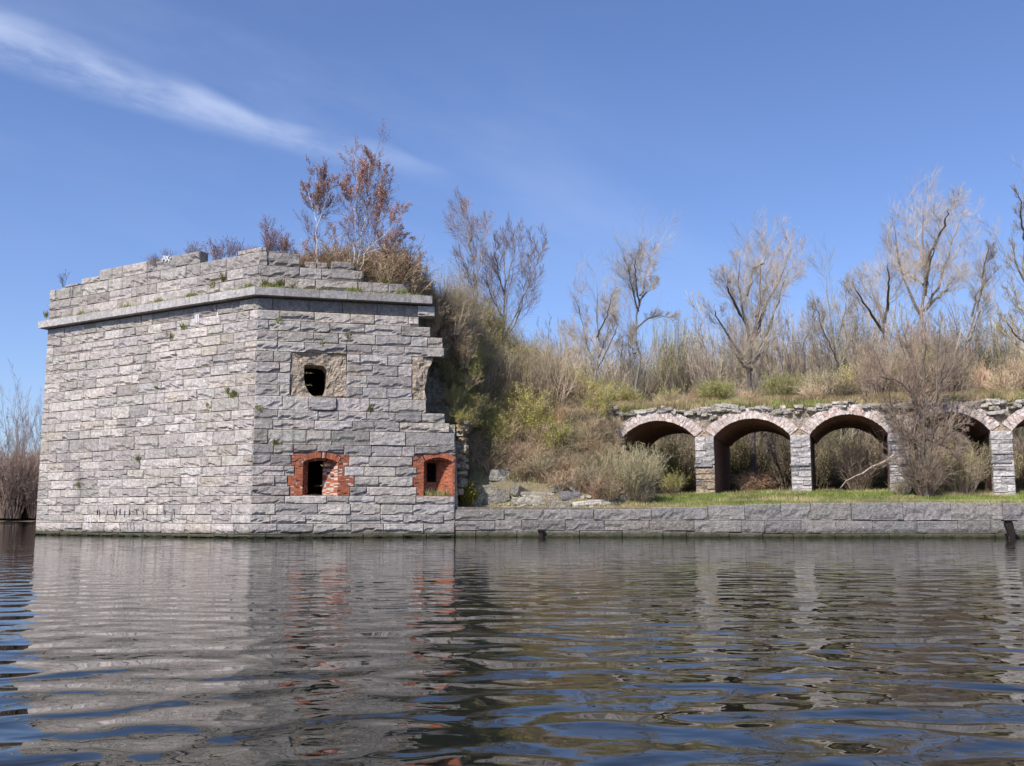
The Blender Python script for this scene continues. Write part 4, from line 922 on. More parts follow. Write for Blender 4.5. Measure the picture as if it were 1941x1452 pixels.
one_bush('round_shrub', 'smaller pale shrub at the left foot of the big rounded one', 'shrub', 1120, 60.4, pick(T_pl), 1.0, 1.0)
one_bush('leafy_shrub', 'bright green shrub against the broken edge of the bastion', 'shrub', 880, 62.5, pick(T_gr), 1.1, 1.3, mat=M_leaf, tint=(1.15, 1.3, 1.0))
one_bush('leafy_shrub', 'tall green shrub under the tall thin dark tree', 'shrub', 925, 66.0, bush(71, 90, 4.2, 1.6, 8, 4, (0.42, 0.34, 0.21), wander=.16, r=.02, leaf=dict(per=2, size=0.05, spread=0.05, col=GRN)), 1.0, 1.0, mat=M_leaf)
one_bush('leafy_shrub', 'tall green shrub under the broad dark tree', 'shrub', 985, 66.5, bush(72, 90, 4.0, 1.7, 8, 4, (0.44, 0.36, 0.22), wander=.16, r=.02, leaf=dict(per=1, size=0.05, spread=0.05, col=(0.42, 0.40, 0.12))), 1.0, 1.0, mat=M_leaf)
one_bush('rust_shrub', 'rust coloured shrub beside the broken left end of the arcade', 'shrub', 1058, 63.0, bush(73, 60, 1.8, 0.9, 8, 3, RUST), 1.0, 1.0)
one_bush('moss_shrub', 'yellow green mossy shrub at the foot of the right brick window', 'shrub', 884, 58.7, bush(74, 40, 1.7, 0.6, 8, 3, (0.25, 0.2, 0.08), leaf=dict(per=4, size=0.06, spread=0.04, col=(0.30, 0.27, 0.05))), 1.0, 1.0, mat=M_leaf)
# dark shrubs spilling over the bastion's right shoulder
def ftz(s, w):   # point on the earth fill
    p = C0+(FR.d*s if s >= 0 else FL.d*(-s))-(FR.n if s >= 0 else FL.n)*w; d2 = (FILLV[:, 0]-p[0])**2+(FILLV[:, 1]-p[1])**2; return np.array([p[0], p[1], FILLV[d2.argmin(), 2]])
items = []
for k in range(110):
    s = rng.uniform(6.8, 13.2); w = rng.uniform(0.9, 6.5)+max(0, s-9)*.9; p = ftz(s, w); p[2] -= 0.15
    items.append((pick(T_dk+T_br), rng.uniform(.8, 1.1), rng.uniform(.6, 1.25)*(1.15-0.10*max(0, s-9)), p, (rng.uniform(.75, 1.1),)*3))
for k in range(26):
    x = rng.uniform(-4.6, -2.0); Y = rng.uniform(60.5, 67); p = (x, Y, float(G(x, Y))); items.append((pick(T_dk+T_br+T_tl), rng.uniform(.9, 1.2), rng.uniform(.7, 1.2), p, (rng.uniform(.7, 1.05),)*3))
for k in range(90):
    f = rng.random(); px = 778+110*f+rng.uniform(-8, 8); py = np.interp(f, [0, .3, .6, 1], [545, 575, 615, 665])+rng.uniform(0, 40); Y = 57.6+rng.uniform(0, 3.5)+2*f
    items.append((pick(T_dk+T_br+T_br+T_rd) if f < .55 else pick(T_br+T_tl[1:2]), rng.uniform(.6, 1.0), rng.uniform(.55, 1.1), at(px, py, Y), 1))
scatter('shoulder_thicket', items, M_twig, (C0[0]+9, C0[1]+4, 13.4), 'dark brambles spilling over the right shoulder of the bastion', 'thicket')

# ------------------------------------------------------------------ plants on the bastion top
WHITEB = (0.62, 0.58, 0.54); BUD = (0.50, 0.29, 0.235)
def birch(label, sketch, Y, r0, seed, per=3, m=(17, 9, 5)):
    L = [(px_limb(l[:-1]+[tuple(.4*a+.6*b for a, b in zip(l[-2], l[-1]))], Y, 0.6*(-1)**i), 1.0 if i == 0 else 0.8) for i, l in enumerate(sketch)]
    b0 = L[0][0][0]
    return put_tree('young_birch', label, 'tree', L, tuple(b0), r0*0.6, [LV(m[0], .10, .97, .75, .36, 5, .10, .16, .35), LV(m[1], .15, 1, .6, .45, 4, .12, .14, .6), LV(m[2], .2, 1, .6, .55, 3, .14, .1, .8)], WHITEB, (0.24, 0.17, 0.14), seed,
                    leaf=dict(per=per, size=0.045, spread=0.04, col=BUD), group='young birches on the bastion', minr=0.006)
birch('left one of the young birches, single white stem, rusty buds', [[(601, 512), (600, 470), (601, 400), (603, 350), (595, 300)], [(601, 430), (618, 380), (636, 320)], [(600, 420), (585, 370), (575, 340)], [(601, 400), (612, 350), (610, 305)]], 55.6, 0.055, 11)
birch('tallest of the young birches, white stem leaning right', [[(676, 512), (683, 460), (697, 380), (705, 320), (723, 255)], [(690, 420), (720, 360), (726, 290)], [(697, 380), (700, 320), (700, 270)]], 55.9, 0.07, 12)
birch('slender white birch just left of the tallest one', [[(669, 510), (671, 440), (676, 360), (672, 300), (668, 280)], [(674, 390), (690, 340), (688, 290)], [(673, 400), (655, 360), (655, 330)]], 55.7, 0.05, 13)
birch('low bushy birch spreading at the right end of the parapet', [[(682, 512), (700, 470), (735, 410), (747, 330)], [(700, 470), (745, 430), (773, 370)], [(695, 480), (750, 460), (788, 440)], [(715, 440), (725, 390), (728, 350)]], 55.8, 0.045, 14)
birch('short birch leaning left beyond the single stemmed one', [[(612, 515), (635, 480), (650, 440), (660, 400)], [(635, 480), (630, 440), (622, 420)], [(615, 510), (590, 480), (572, 450)]], 55.9, 0.03, 15, m=(9, 6, 3))
def on_top(name, label, px, py, Y, tp, s, sz, mat=M_twig, tint=1.0, cat='shrub'):
    shrub_obj(name, tp, mat, at(px, py, Y), s, sz, label=label, category=cat)
sap = bush(81, 7, 1.0, 0.45, 5, 2, (0.15, 0.11, 0.12), leaf=dict(per=2, size=0.045, spread=0.02, col=(0.20, 0.12, 0.12)), minr=0.006)
on_top('dark_sapling', 'tiny dark sapling alone on the far left of the parapet', 122, 541, 62.0, sap, 0.9, 1.15)
wp = bush(82, 16, 1.3, 1.0, 5, 3, (0.24, 0.18, 0.18), leaf=dict(per=1, size=0.045, spread=0.02, col=(0.36, 0.21, 0.19)), minr=0.006)
on_top('purple_shrub', 'sparse purple twigged shrub behind the lettered parapet stones', 318, 492, 58.6, wp, 0.6, 0.6)
on_top('purple_shrub', 'low purple twigged shrub left of the gap in the parapet', 365, 486, 58.2, wp, 0.8, 0.85)
on_top('purple_shrub', 'wider purple twigged shrub standing in the gap of the parapet', 412, 492, 57.0, wp, 1.25, 1.1)
on_top('purple_shrub', 'purple twigged shrub just left of the bastion corner', 447, 482, 56.4, wp, 0.9, 0.95)
on_top('red_shrub', 'red budded upright shrub above the bastion corner', 508, 480, 55.6, bush(83, 16, 2.2, 0.6, 7, 4, (0.27, 0.18, 0.17), leaf=dict(per=2, size=0.05, spread=0.02, col=(0.44, 0.20, 0.17)), minr=0.006), 0.95, 0.98)
on_top('red_shrub', 'lower red budded shrub right of the upright one', 540, 482, 55.4, bush(84, 16, 1.4, 0.8, 7, 4, (0.27, 0.18, 0.17), leaf=dict(per=2, size=0.05, spread=0.02, col=(0.44, 0.22, 0.17)), minr=0.006), 0.8, 0.85)
items = []
for k in range(28):
    px = rng.choice([rng.uniform(285, 380), rng.uniform(385, 560), rng.uniform(385, 560)]); py = np.interp(px, [285, 378, 382, 455, 500, 560], [494, 474, 488, 474, 470, 478])+9
    q = rng.uniform(.25, .7) if px < 380 else rng.uniform(.4, .95); items.append((pick([wp, wp, sap]), q, q*rng.uniform(.8, 1.1), at(px, py, 57.2 if px > 450 else 58.6), 1))
scatter('parapet_fringe', items, M_twig, tuple(at(450, 475, 57)), 'thin fringe of purple twigs along the top of the parapet', 'scrub')
items = []
for px, py, s in ((600, 514, 1.2), (640, 518, 1.5), (662, 520, 1.3), (708, 526, 1.7), (735, 532, 1.9), (762, 540, 1.7), (780, 548, 1.5), (580, 512, .7), (595, 514, .8), (610, 512, .8), (632, 514, .8), (648, 516, .8), (668, 520, .8), (682, 522, .9), (694, 524, 1.0), (720, 522, 1.2), (750, 528, 1.3), (572, 505, .8), (585, 508, .7), (622, 508, .7), (640, 512, .75), (660, 510, .7), (700, 525, .9), (715, 530, 1.0), (730, 535, 1.1), (745, 540, 1.1), (760, 545, 1.2), (775, 552, 1.1), (705, 520, 1.1), (740, 525, 1.3), (765, 535, 1.3)):
    items.append((pick(T_rd+T_br), s, s*1.0, at(px, py+8, 56.2+rng.uniform(0, 1.6)), (1.15, .95, .85)))
scatter('parapet_scrub', items, M_twig, tuple(at(650, 515, 56)), 'rusty brown scrub round the feet of the birches', 'scrub')

# ------------------------------------------------------------------ grass and weeds (blades)
def blades(mb, P, h, w, cols, lean=0.35, g=rng):
    n = len(P)
    if n == 0: return
    a = g.uniform(0, 6.283, n); hh = h*g.uniform(0.5, 1.3, n); ww = w*g.uniform(0.7, 1.3, n); u = np.stack([np.cos(a), np.sin(a), 0*a], -1)*ww[:, None]/2
    l = g.normal(size=(n, 3))*lean*hh[:, None]; l[:, 2] = hh
    V = np.stack([P-u, P+u, P+l], 1).reshape(-1, 3); c = np.asarray(cols)[g.integers(len(cols), size=n)]*g.uniform(0.75, 1.25, (n, 1))
    mb.add(V, np.arange(n*3).reshape(-1, 3), np.repeat(c, 3, axis=0))
GC = [(0.19, 0.27, 0.05), (0.24, 0.30, 0.07), (0.32, 0.31, 0.11), (0.15, 0.21, 0.05)]; DC = [(0.55, 0.45, 0.27), (0.48, 0.39, 0.22), (0.42, 0.34, 0.20), (0.36, 0.32, 0.14)]
m = MB(); n = 130000; x = rng.uniform(-2.5, 34, n); d = rng.uniform(0.25, 12, n)**1.0; Y = quayY(x)+d; w, _ = arc_w(x, Y); dry = fbm(x*0.35, Y*0.8, 7.0, 4)+0.10*sm(d, 4, 0.5)-0.08*sm(x, 6, 12)-0.04
dry = dry+0.25*sm(x, 11, 5)*sm(d, 1.0, 3)
keep = (w < 2.0) & ((x > 3) | (d < 3.6)) & ((x > 4.6) | (d < .5) | (rng.random(n) < .35)); sel = keep & (dry < rng.normal(0, 0.06, n)); sel2 = keep & ~sel
Pg = np.stack([x, Y, G(x, Y)-0.02], -1); blades(m, Pg[sel], 0.16, 0.035, GC); blades(m, Pg[sel2][::1], 0.24, 0.03, DC+GC[2:3])
e = rng.random(5000)*33-2.0; blades(m, np.stack([e, quayY(e)+0.15+0.4*rng.random(5000), G(e, quayY(e)+0.4)], -1), 0.2, 0.04, GC[:2]+DC[2:4])
m.build('bank_grass', M_grass, org=(12, 59, 2), label='short green grass with dry patches on the quay bank', category='grass', kind='stuff')
m = MB(); n = 70000; x = rng.uniform(-5.0, 8, n); d = rng.uniform(4.2, 13, n); Y = quayY(x)+d; w, _ = arc_w(x, Y); k_ = (w < 0) | (x < 6)
blades(m, np.stack([x, Y, G(x, Y)-0.03], -1)[k_], 0.40, 0.035, DC+[(0.13, 0.15, 0.04), (0.20, 0.13, 0.07)]); m.build('slope_grass', M_grass, org=(2, 62, 5), label='long dry grass under the brambles on the slope', category='grass', kind='stuff')
m = MB(); n = 90000; tt_ = rng.uniform(-15, 27, n); ww = rng.uniform(-0.05, 5.5, n)**1.0; z = np.where(ww < 0.12, topline(tt_)-0.05, rtop(tt_, ww)-0.03); P3 = AP(tt_, z, ww); gg = fbm(tt_*0.5, ww, 3.0) > 0.03
blades(m, P3[gg], 0.30, 0.035, GC+DC[2:]); blades(m, P3[~gg], 0.42, 0.035, DC+[(0.44, 0.28, 0.16)]); m.build('bank_top_grass', M_grass, org=tuple(AP(5, 8.5, 2)), label='dry tan and green grass on the earth bank over the arches', category='grass', kind='stuff')
m = MB()
for face, L, nn in ((FL, LEN_L, 3600), (FR, FR.tz(800, 560)[0], 2600)):
    t_ = rng.uniform(0, L, nn); o = rng.uniform(0.06, 0.36, nn); dens = vn(t_*0.9, 1.1, 2)*(1.25 if face is FR else np.where(t_ < 11, 1.2, 0.8)); kk = dens > rng.random(nn)*1.1; P3 = face.P(t_, Z_CORN1-0.01+0*t_, o)[kk]
    blades(m, P3, 0.17, 0.04, GC+DC[:3]); s = (vn(t_*1.5, 7, 2) > 0.66) & kk; blades(m, face.P(t_, Z_CORN1+0*t_, np.minimum(o, .2))[s], 0.38, 0.04, GC[:3])
m.build('ledge_grass', M_grass, org=tuple(FR.P(0, Z_CORN1, 0)), label='green and dry grass growing along the cornice ledge', category='grass', kind='stuff')
m = MB()
for i in range(26):
    idx = rng.integers(len(FILLV), size=1500)
P3 = FILLV[rng.integers(len(FILLV), size=16000)]+rng.normal(size=(16000, 3))*np.array([.5, .35, 0.03]); 
inside = ((P3[:, :2]-C0)@FL.n < -0.30) & ((P3[:, :2]-C0)@FR.n < -0.30); P3 = P3[inside]
blades(m, P3, 0.40, 0.035, DC+[(0.30, 0.17, 0.08), (0.30, 0.17, 0.08), GC[2]]); m.build('bastion_top_grass', M_grass, org=tuple(FR.P(1, 15, -2)), label='long rusty dry grass on top of the bastion', category='grass', kind='stuff')
# weeds rooted in single joints
m = MB(); spots = [('L', 348, 622, .4), ('L', 433, 742, .35), ('L', 447, 748, .35), ('L', 262, 874, .5), ('L', 318, 636, .3), ('L', 326, 640, .3), ('L', 440, 752, .3), ('L', 405, 545, .5), ('L', 425, 530, .5), ('L', 88, 600, .4), ('R', 522, 843, .4), ('R', 492, 778, .3), ('R', 700, 776, .25), ('R', 527, 612, .4), ('R', 660, 640, .35), ('R', 612, 655, .3), ('R', 500, 540, .5), ('R', 530, 540, .5), ('R', 555, 548, .5), ('R', 680, 528, .4), ('R', 730, 536, .3), ('L', 150, 920, .2), ('L', 300, 735, .2), ('L', 395, 770, .25)]
for f, px, py, hh in spots:
    face = FL if f == 'L' else FR; a, z = face.tz(px, py); n = 70; P3 = face.P(a+rng.normal(0, .10, n), z+rng.normal(0, .07, n), 0.0+rng.uniform(0, .06, n)); blades(m, P3, hh*0.8, 0.045, GC+DC[2:], lean=0.5)
for k in range(150):
    face = FL if k % 2 else FR; a = rng.uniform(0.2, LEN_L if k % 2 else 9); z = ZJ[rng.integers(1, 20)]; n = 16; P3 = face.P(a+rng.normal(0, .15, n), z+0*rng.random(n), 0.03+0*rng.random(n)); blades(m, P3, 0.10, 0.03, DC[1:]+[(0.22, 0.12, 0.07)], lean=0.6)
for k in range(40):
    a = t(815)+rng.uniform(0, 1.2); 
n = 260; P3 = FR.P(rng.uniform(t(808), t(856), n), ZJ[18]+0.05+0*rng.random(n), rng.uniform(-0.8, 0.05, n)); blades(m, P3, 0.42, 0.035, DC+GC[:2])
m.build('joint_weeds', M_grass, org=tuple(FR.P(0, 5, 0)), label='small weeds rooted in the joints of the bastion wall', category='weeds', kind='stuff')

# shrubs on the earth bank over the arches
def bank_bush(label, px, w, tp, s, sz, mat=M_twig, tint=1.0, name='bank_shrub'):
    r = raydir(px, 750); a = r[0]/r[1]; t_ = (a*A0[1]-A0[0])/(FA.d[0]-a*FA.d[1]); p = AP(t_, rtop(t_, w)-0.1, w); t_ -= 0.0
    Yt = p[1]; dx = a*Yt-p[0]; t_ += dx/FA.d[0]; p = AP(t_, float(rtop(t_, w))-0.1, w); shrub_obj(name, tp, mat, p, s, sz, label=label, category='shrub')
bank_bush('pale green shrub on the bank left of the tall narrow tree', 1180, 5.0, T_gr[0], 1.0, 0.9, M_leaf, (1.0, 1.0, .9))
bank_bush('fresh green rounded shrub on the bank left of the second arch', 1355, 2.6, bush(91, 110, 1.9, 1.9, 8, 4, (0.44, 0.36, 0.22), wander=.18, leaf=dict(per=2, size=.05, spread=.05, col=(0.40, 0.42, 0.12))), 1.0, .95, M_leaf)
bank_bush('green shrub on the bank over the pier right of the second arch', 1485, 3.4, bush(92, 110, 2.3, 1.8, 8, 4, (0.44, 0.36, 0.22), wander=.18, leaf=dict(per=2, size=.05, spread=.05, col=(0.40, 0.42, 0.12))), 1.0, 1.0, M_leaf)
bank_bush('brown bare shrub at the brow of the bank left of the third arch', 1542, 1.6, T_br[0], 1.2, .95)
bank_bush('dark brown shrub on the bank above the third arch', 1590, 2.4, T_dk[0], 1.4, 1.1)
bank_bush('purplish brown shrub on the bank just left of the leaning vine tree', 1655, 3.0, bush(93, 45, 3.8, 1.8, 9, 5, (0.42, 0.31, 0.235), r=.025, wander=.12), 1.0, 1.1)
bank_bush('tall rusty shrub on the bank behind the vine covered tree', 1730, 3.2, bush(94, 26, 5.2, 1.6, 9, 4, (0.40, 0.30, 0.22), r=.03, wander=.10), 1.0, 1.0)
bank_bush('brown shrub on the bank right of the vine covered tree', 1800, 3.2, bush(95, 45, 4.0, 1.9, 9, 5, (0.42, 0.32, 0.24), r=.025, wander=.12), 1.0, 1.0)
bank_bush('low brown shrub on the bank above the fifth arch', 1900, 3.0, T_br[1], 1.3, 1.2)
bank_bush('low green shrub on the bank left of the first arch', 1120, 3.0, T_gr[1], .7, .6, M_leaf)
items = []
for k in range(150):
    t_ = rng.uniform(-14, 26); w = rng.uniform(4.5, 8.8); items.append((pick(T_br+T_rd+(T_gr if rng.random() < .4 else T_pl)), rng.uniform(.6, 1.0)*(1+.3*float(sm(t_, 0, 8))), rng.uniform(.6, 1.05)*(1+.9*float(sm(t_, 0, 8))), AP(t_, float(rtop(t_, w))-.1, w), (rng.uniform(.9, 1.25),)*3))
scatter('bank_scrub', items, M_twig, tuple(AP(5, 8.5, 7)), 'mixed bare scrub along the back of the earth bank', 'scrub')

# woods behind the arcade
def slender(seed, h, twig, dense=1.0, spread=.25, r=0.06):
    g = np.random.default_rng(seed); base = np.array([0, 0, -.3]); limbs = []
    ns = 3+seed % 3
    for i in range(ns):
        l = g.normal(size=2)*h*spread*0.5; top = np.array([l[0], l[1], h*g.uniform(.75, 1)]); mid = top*0.5+np.array([g.normal()*.3, g.normal()*.3, 0]); limbs.append(([base+np.array([i*.2, 0, 0]), mid*np.array([.7, .7, 1]), top], 1.0))
    tr, cr = tree(limbs, r, [LV(int(10*dense), .15, .97, .6, .26, 5, .1, .14, .55), LV(6, .1, 1, .55, .45, 4, .12, .12, .6), LV(5, .15, 1, .5, .5, 3, .12, .1, .8)], (0.22, 0.18, 0.155), twig, seed, minr=.011, k0=4)
    tr.merge(cr); return tr
T_sl = [slender(101, 11, (0.46, 0.38, 0.29)), slender(102, 12, (0.52, 0.44, 0.32)), slender(103, 10, (0.44, 0.35, 0.28)), slender(104, 13, (0.52, 0.44, 0.32))]
T_un = [bush(111, 70, 5.0, 2.2, 8, 4, (0.46, 0.37, 0.27), minr=.010, r=.03), bush(112, 60, 5.0, 2.4, 8, 4, (0.46, 0.39, 0.26), leaf=dict(per=1, size=.08, spread=.10, col=(0.46, 0.47, 0.17)), minr=.010, r=.03)]
T_ud = [bush(113, 50, 5.0, 2.2, 8, 4, (0.31, 0.24, 0.18), minr=.010, r=.035), bush(114, 50, 5.0, 2.4, 8, 4, (0.32, 0.26, 0.17), leaf=dict(per=1, size=.08, spread=.10, col=(0.25, 0.27, 0.09)), minr=.010, r=.035)]  # darker copies of T_un: shade seen through the arches put into the colour
T_sd = [slender(105, 12, (0.33, 0.245, 0.20)), slender(107, 13, (0.30, 0.225, 0.19))]
k = 0; src = {}
def inst(name, tp, idx, s, sz, loc, mat, label, cat, group):
    key = (name, idx)
    if key not in src: o = tp.build(name, mat, org=(0, 0, 0)); src[key] = o
    else: o = src[key].copy(); scn.collection.objects.link(o)
    o.location = loc; o.scale = (s, s, sz); o.rotation_euler = (0, 0, rng.uniform(0, 6.28)); o['label'] = label; o['category'] = cat; o['group'] = group
for i in range(70):
    px = 1010+(2000-1010)*(i+rng.random())/70; Y = rng.uniform(84, 100); s = rng.uniform(.95, 1.3); k = int(rng.integers(4))
    hgt = 0.98 if px < 1350 else 1.18
    inst('slender_tree', T_sl[k], k, s, s*hgt*1.12, (xat(px, Y), Y, 2.3), M_twig, 'slender bare tree in the wood rising behind the earth bank', 'tree', 'slender bare trees in the wood behind the arcade')
und = ([], [])
for i in range(340):
    px = 1020+(2060-1020)*(i+rng.random())/260; Y = rng.uniform(77, 90) if i % 2 else rng.uniform(90, 104); k = int(rng.random() < 0.4)
    und[k].append(((T_ud if Y < 90 else T_un)[k], rng.uniform(.8, 1.25), rng.uniform(.8, 1.2) if Y < 90 else rng.uniform(2.0, 3.5), (xat(px, Y), Y, 2.3), 1))
scatter('undergrowth', und[0], M_twig, (25, 90, 2.3), 'brown leafless undergrowth of the wood behind the arcade', 'undergrowth'); scatter('budding_undergrowth', und[1], M_leaf, (25, 90, 2.3), 'pale green budding undergrowth of the wood behind the arcade', 'undergrowth')
for px, Y, h, lab in ((1655, 92, 1.35, 'hazy green budding tree left of the great spreading tree'), (1775, 90, 1.5, 'pale green budding tree behind the great spreading tree'), (1860, 88, 1.55, 'yellow green budding tree at the right behind the bank'), (1545, 92, 1.05, 'low green budding tree right of the vase shaped tree')):
    tp = bush(int(px), 60, 9.5, 3.4, 9, 5, (0.30, 0.26, 0.16), leaf=dict(per=2, size=.10, spread=.09, col=(0.30, 0.31, 0.11)), minr=.010, r=.05); x = xat(px, Y); m = MB(); m.merge(tp, Ms(1.0, h), (x, Y, 2.4)); m.build('budding_tree', M_leaf, org=(x, Y, 2.4), label=lab, category='tree')
m = MB(); Pn = 60000; x = rng.uniform(6, 55, Pn); Y = rng.uniform(66, 100, Pn); blades(m, np.stack([x, Y, G(x, Y)-.03], -1), .35, .05, DC+GC[2:]); m.build('parade_grass', M_grass, org=(25, 80, 2.5), label='rough grass on the ground behind the arches', category='grass', kind='stuff')
wood = []
for i in range(120): x = rng.uniform(2, 75); Y = rng.uniform(104, 122); wood.append((T_un[i % 2], rng.uniform(1.2, 1.8), rng.uniform(2.0, 2.9), (x, Y, 2.0), 1))
scatter('far_wood', wood, M_twig, (30, 112, 2), 'distant brown wood closing the view behind the arches', 'wood')

# ------------------------------------------------------------------ foreground: vine covered tree, fallen limb, dry mound
Yf = 59.6; b0 = groot(1748, Yf)
put_tree('vine_tree', 'dark leaning tree wrapped in tangled vines between third and fourth arch', 'tree',
    [([b0]+px_limb([(1748, 850), (1752, 780), (1750, 700), (1752, 630)], Yf), 1.0), (px_limb([(1750, 800), (1725, 740), (1700, 720), (1660, 712), (1645, 715)], Yf, -1.0), .5), (px_limb([(1647, 713), (1643, 740), (1640, 765)], Yf-1.0, .1), .18), (px_limb([(1752, 780), (1790, 720), (1830, 680)], Yf, 1.0), .45), (px_limb([(1753, 790), (1775, 740), (1800, 640)], Yf, .6), .5),
     (px_limb([(1750, 820), (1710, 860), (1665, 890)], Yf, -.8), .35), (px_limb([(1751, 760), (1730, 690), (1710, 620)], Yf, .8), .5), (px_limb([(1751, 830), (1800, 850), (1840, 900)], Yf, -.8), .3), (px_limb([(1751, 820), (1790, 830), (1830, 800), (1850, 760)], Yf, -.5), .35), (px_limb([(1749, 850), (1720, 830), (1690, 790), (1670, 780)], Yf, .5), .3),
     (px_limb([(1742, 910), (1730, 800), (1722, 700), (1700, 625)], Yf, .6), .45), (px_limb([(1756, 910), (1768, 800), (1775, 700), (1782, 620)], Yf, -.6), .45), (px_limb([(1738, 910), (1700, 800), (1672, 700), (1650, 650)], Yf, 1.0), .4), (px_limb([(1760, 905), (1800, 800), (1822, 720), (1850, 660)], Yf, .8), .4)],
    tuple(b0), 0.20, [LV(17, .05, .98, .7, .27, 6, .16, .10, .42), LV(8, .1, 1, .7, .55, 5, .18, .06, .5), LV(8, .1, 1, .7, .65, 3, .2, .05, .75)], (0.13, 0.105, 0.09), (0.40, 0.30, 0.225), 21, minr=.006)
vm = bush(75, 120, 2.6, 1.5, 9, 4, (0.34, 0.26, 0.19), arch=.35, r=.02); one_bush('bramble_heap', 'dark heap of brambles round the foot of the vine covered tree', 'bush', 1745, 60.0, vm, 1.0, 1.0)
one_bush('bramble_heap', 'brown brambles filling the right half of the fourth arch', 'bush', 1815, 61.2, bush(76, 110, 3.0, 2.0, 9, 4, (0.44, 0.35, 0.24), leaf=dict(per=1, size=.05, spread=.04, col=(.36, .36, .12))), 1.0, 1.0)
one_bush('bramble_heap', 'brown brambles filling the third arch', 'bush', 1615, 66.0, bush(77, 80, 3.4, 2.2, 9, 4, (0.42, 0.32, 0.24)), 1.0, 1.0)
one_bush('grass_clump', 'clump of pale straw beside the pier left of the vine tree', 'grass clump', 1700, 60.6, bush(78, 120, 1.2, .8, 2, 0, (0.45, 0.38, 0.25)), 1.0, 1.0)
one_bush('dry_mound', 'tan mound of drooping dry stems inside the second arch', 'bush', 1423, 68.0, bush(79, 420, 1.9, 1.7, 3, 2, (0.56, 0.38, 0.26), arch=.5), 1.0, .95)
one_bush('leafy_shrub', 'green weedy shrub at the left side inside the first arch', 'shrub', 1272, 64.0, T_gr[2], .75, .8, mat=M_leaf, tint=(.9, 1.1, .8))
fl, _ = resample(px_limb([(1588, 930), (1600, 915), (1640, 893), (1680, 872), (1695, 862)], 60.2), 10)
put_tree('fallen_limb', 'pale bare limb slanting across the third arch', 'branch', [(fl[::-1], 1.0)], tuple(fl[0]), .085, [LV(5, .2, .9, .7, .25, 5, .15, .05, .5), LV(4, .2, 1, .6, .5, 4, .15, 0, .6)], (0.36, 0.29, 0.22), (0.30, 0.23, 0.17), 22)
items = []
for k in range(34):
    px = rng.choice([rng.uniform(1555, 1680), rng.uniform(1740, 1880), rng.uniform(1230, 1310), rng.uniform(1930, 2010)]); Y = rng.uniform(72, 77); x = xat(px, Y); items.append((pick(T_dk+T_dk+T_gr), rng.uniform(1.0, 1.5), rng.uniform(1.0, 1.9), (x, Y, float(G(x, Y))), (.9, .9, .9)))  # mostly dark shrubs: the shade behind the arches is in their colour
scatter('passage_scrub', items, M_twig, (22, 74, 2.5), 'scrub growing close behind the arches', 'scrub')

# ------------------------------------------------------------------ fallen blocks on the bank
def fallen(label, px, py, Y, size, rz=0, rx=0, ry=0, tint=(1, 1, 1), mat=M_rub, amp=.05, sub=4):
    yy = float(quayY(at(px, py, 57)[0]))+.45; low = py+size[2]*14
    while yy < 66:
        q = at(px, low, yy)
        if q[2] <= float(G(q[0], yy))+0.02: break
        yy += 0.1
    p = at(px, py, yy+size[1]*0.35); rough_box(p, tuple(q*1.18 for q in size), rotm(rz, rx, ry), px*.37, sub=sub, amp=amp, tint=tint).build('fallen_block', mat, label=label, category='stone block', group='blocks fallen from the ruined wall')
fallen('upright squared block against the end of the bastion wall', 888, 950, 58.4, (1.35, .9, .85), .15, tint=(.95, .95, .85))
fallen('weathered block set above and behind the upright squared block', 921, 938, 59.8, (1.25, .9, 1.0), .2, tint=(.8, .78, .68))
fallen('block with a bright left face, highest in the rubble heap', 943, 901, 60.6, (1.05, .8, .62), .35, tint=(.95, .95, .95))
fallen('large dark block tilted up to the right', 941, 943, 58.6, (1.35, .8, .66), .1, 0, -.28, tint=(.7, .68, .66))
fallen('dark broken block wedged right of the tilted one', 985, 932, 59.2, (.9, .8, .6), .5, .3, .4, tint=(.5, .5, .46), amp=.14)
fallen('low pale slab below the dark wedged block', 1000, 950, 58.5, (1.7, .9, .42), .05, tint=(.95, .93, .88))
fallen('flat sunlit slab lying behind the low pale one', 1020, 938, 59.6, (1.8, .9, .30), .0, .1, .05, tint=(.95, .93, .85))
fallen('brownish block right of the low pale slab', 1042, 951, 58.7, (.7, .8, .55), .3, tint=(.9, .78, .68))
fallen('clean squared block perched in front of the pointed stone', 1079, 940, 58.9, (1.05, .7, .42), .25, tint=(.85, .85, .92), mat=M_quay)
fallen('pointed triangular stone on top of the bank', 1090, 917, 60.6, (1.0, .8, .95), .2, 0, .75, tint=(.85, .85, .83))
fallen('squat block under the clean squared one', 1064, 956, 58.5, (.9, .7, .36), .1, tint=(.8, .78, .74))
fallen('broken white layered slab at the right end of the rubble', 1118, 953, 58.6, (1.9, .8, .26), .05, 0, -.10, tint=(1.25, 1.2, 1.1), mat=M_white, amp=.10)
fallen('small grey stone in the grass left of the rounded shrub', 1150, 955, 58.9, (.9, .6, .24), .3, tint=(1.0, .98, .92))
fallen('small pale stone under the rounded shrub', 1180, 943, 59.4, (.55, .5, .28), .4, tint=(1.1, 1.1, 1.05), mat=M_white)
fallen('half buried round stone left of the pointed stone', 1053, 925, 60.4, (.6, .6, .45), .4, tint=(.8, .78, .7), amp=.12)
m = MB()
for k in range(110):
    x = rng.uniform(-2.9, 5.2); Y = float(quayY(x))+rng.uniform(.4, 3.6); q = rng.uniform(.08, .30); v = rng.uniform(.7, 1.2)
    m.merge(rough_box((x, Y, float(G(x, Y))+q*.12), (q*1.5, q, q*.7), rotm(rng.uniform(0, 3), rng.uniform(-.4, .4), rng.uniform(-.3, .3)), k*2.3, sub=2, amp=.15, tint=(v, v*.97, v*.9)))
m.build('small_rubble', M_rub, org=(1, 58, 1.5), label='small broken stones strewn between the fallen blocks', category='rubble', kind='stuff')
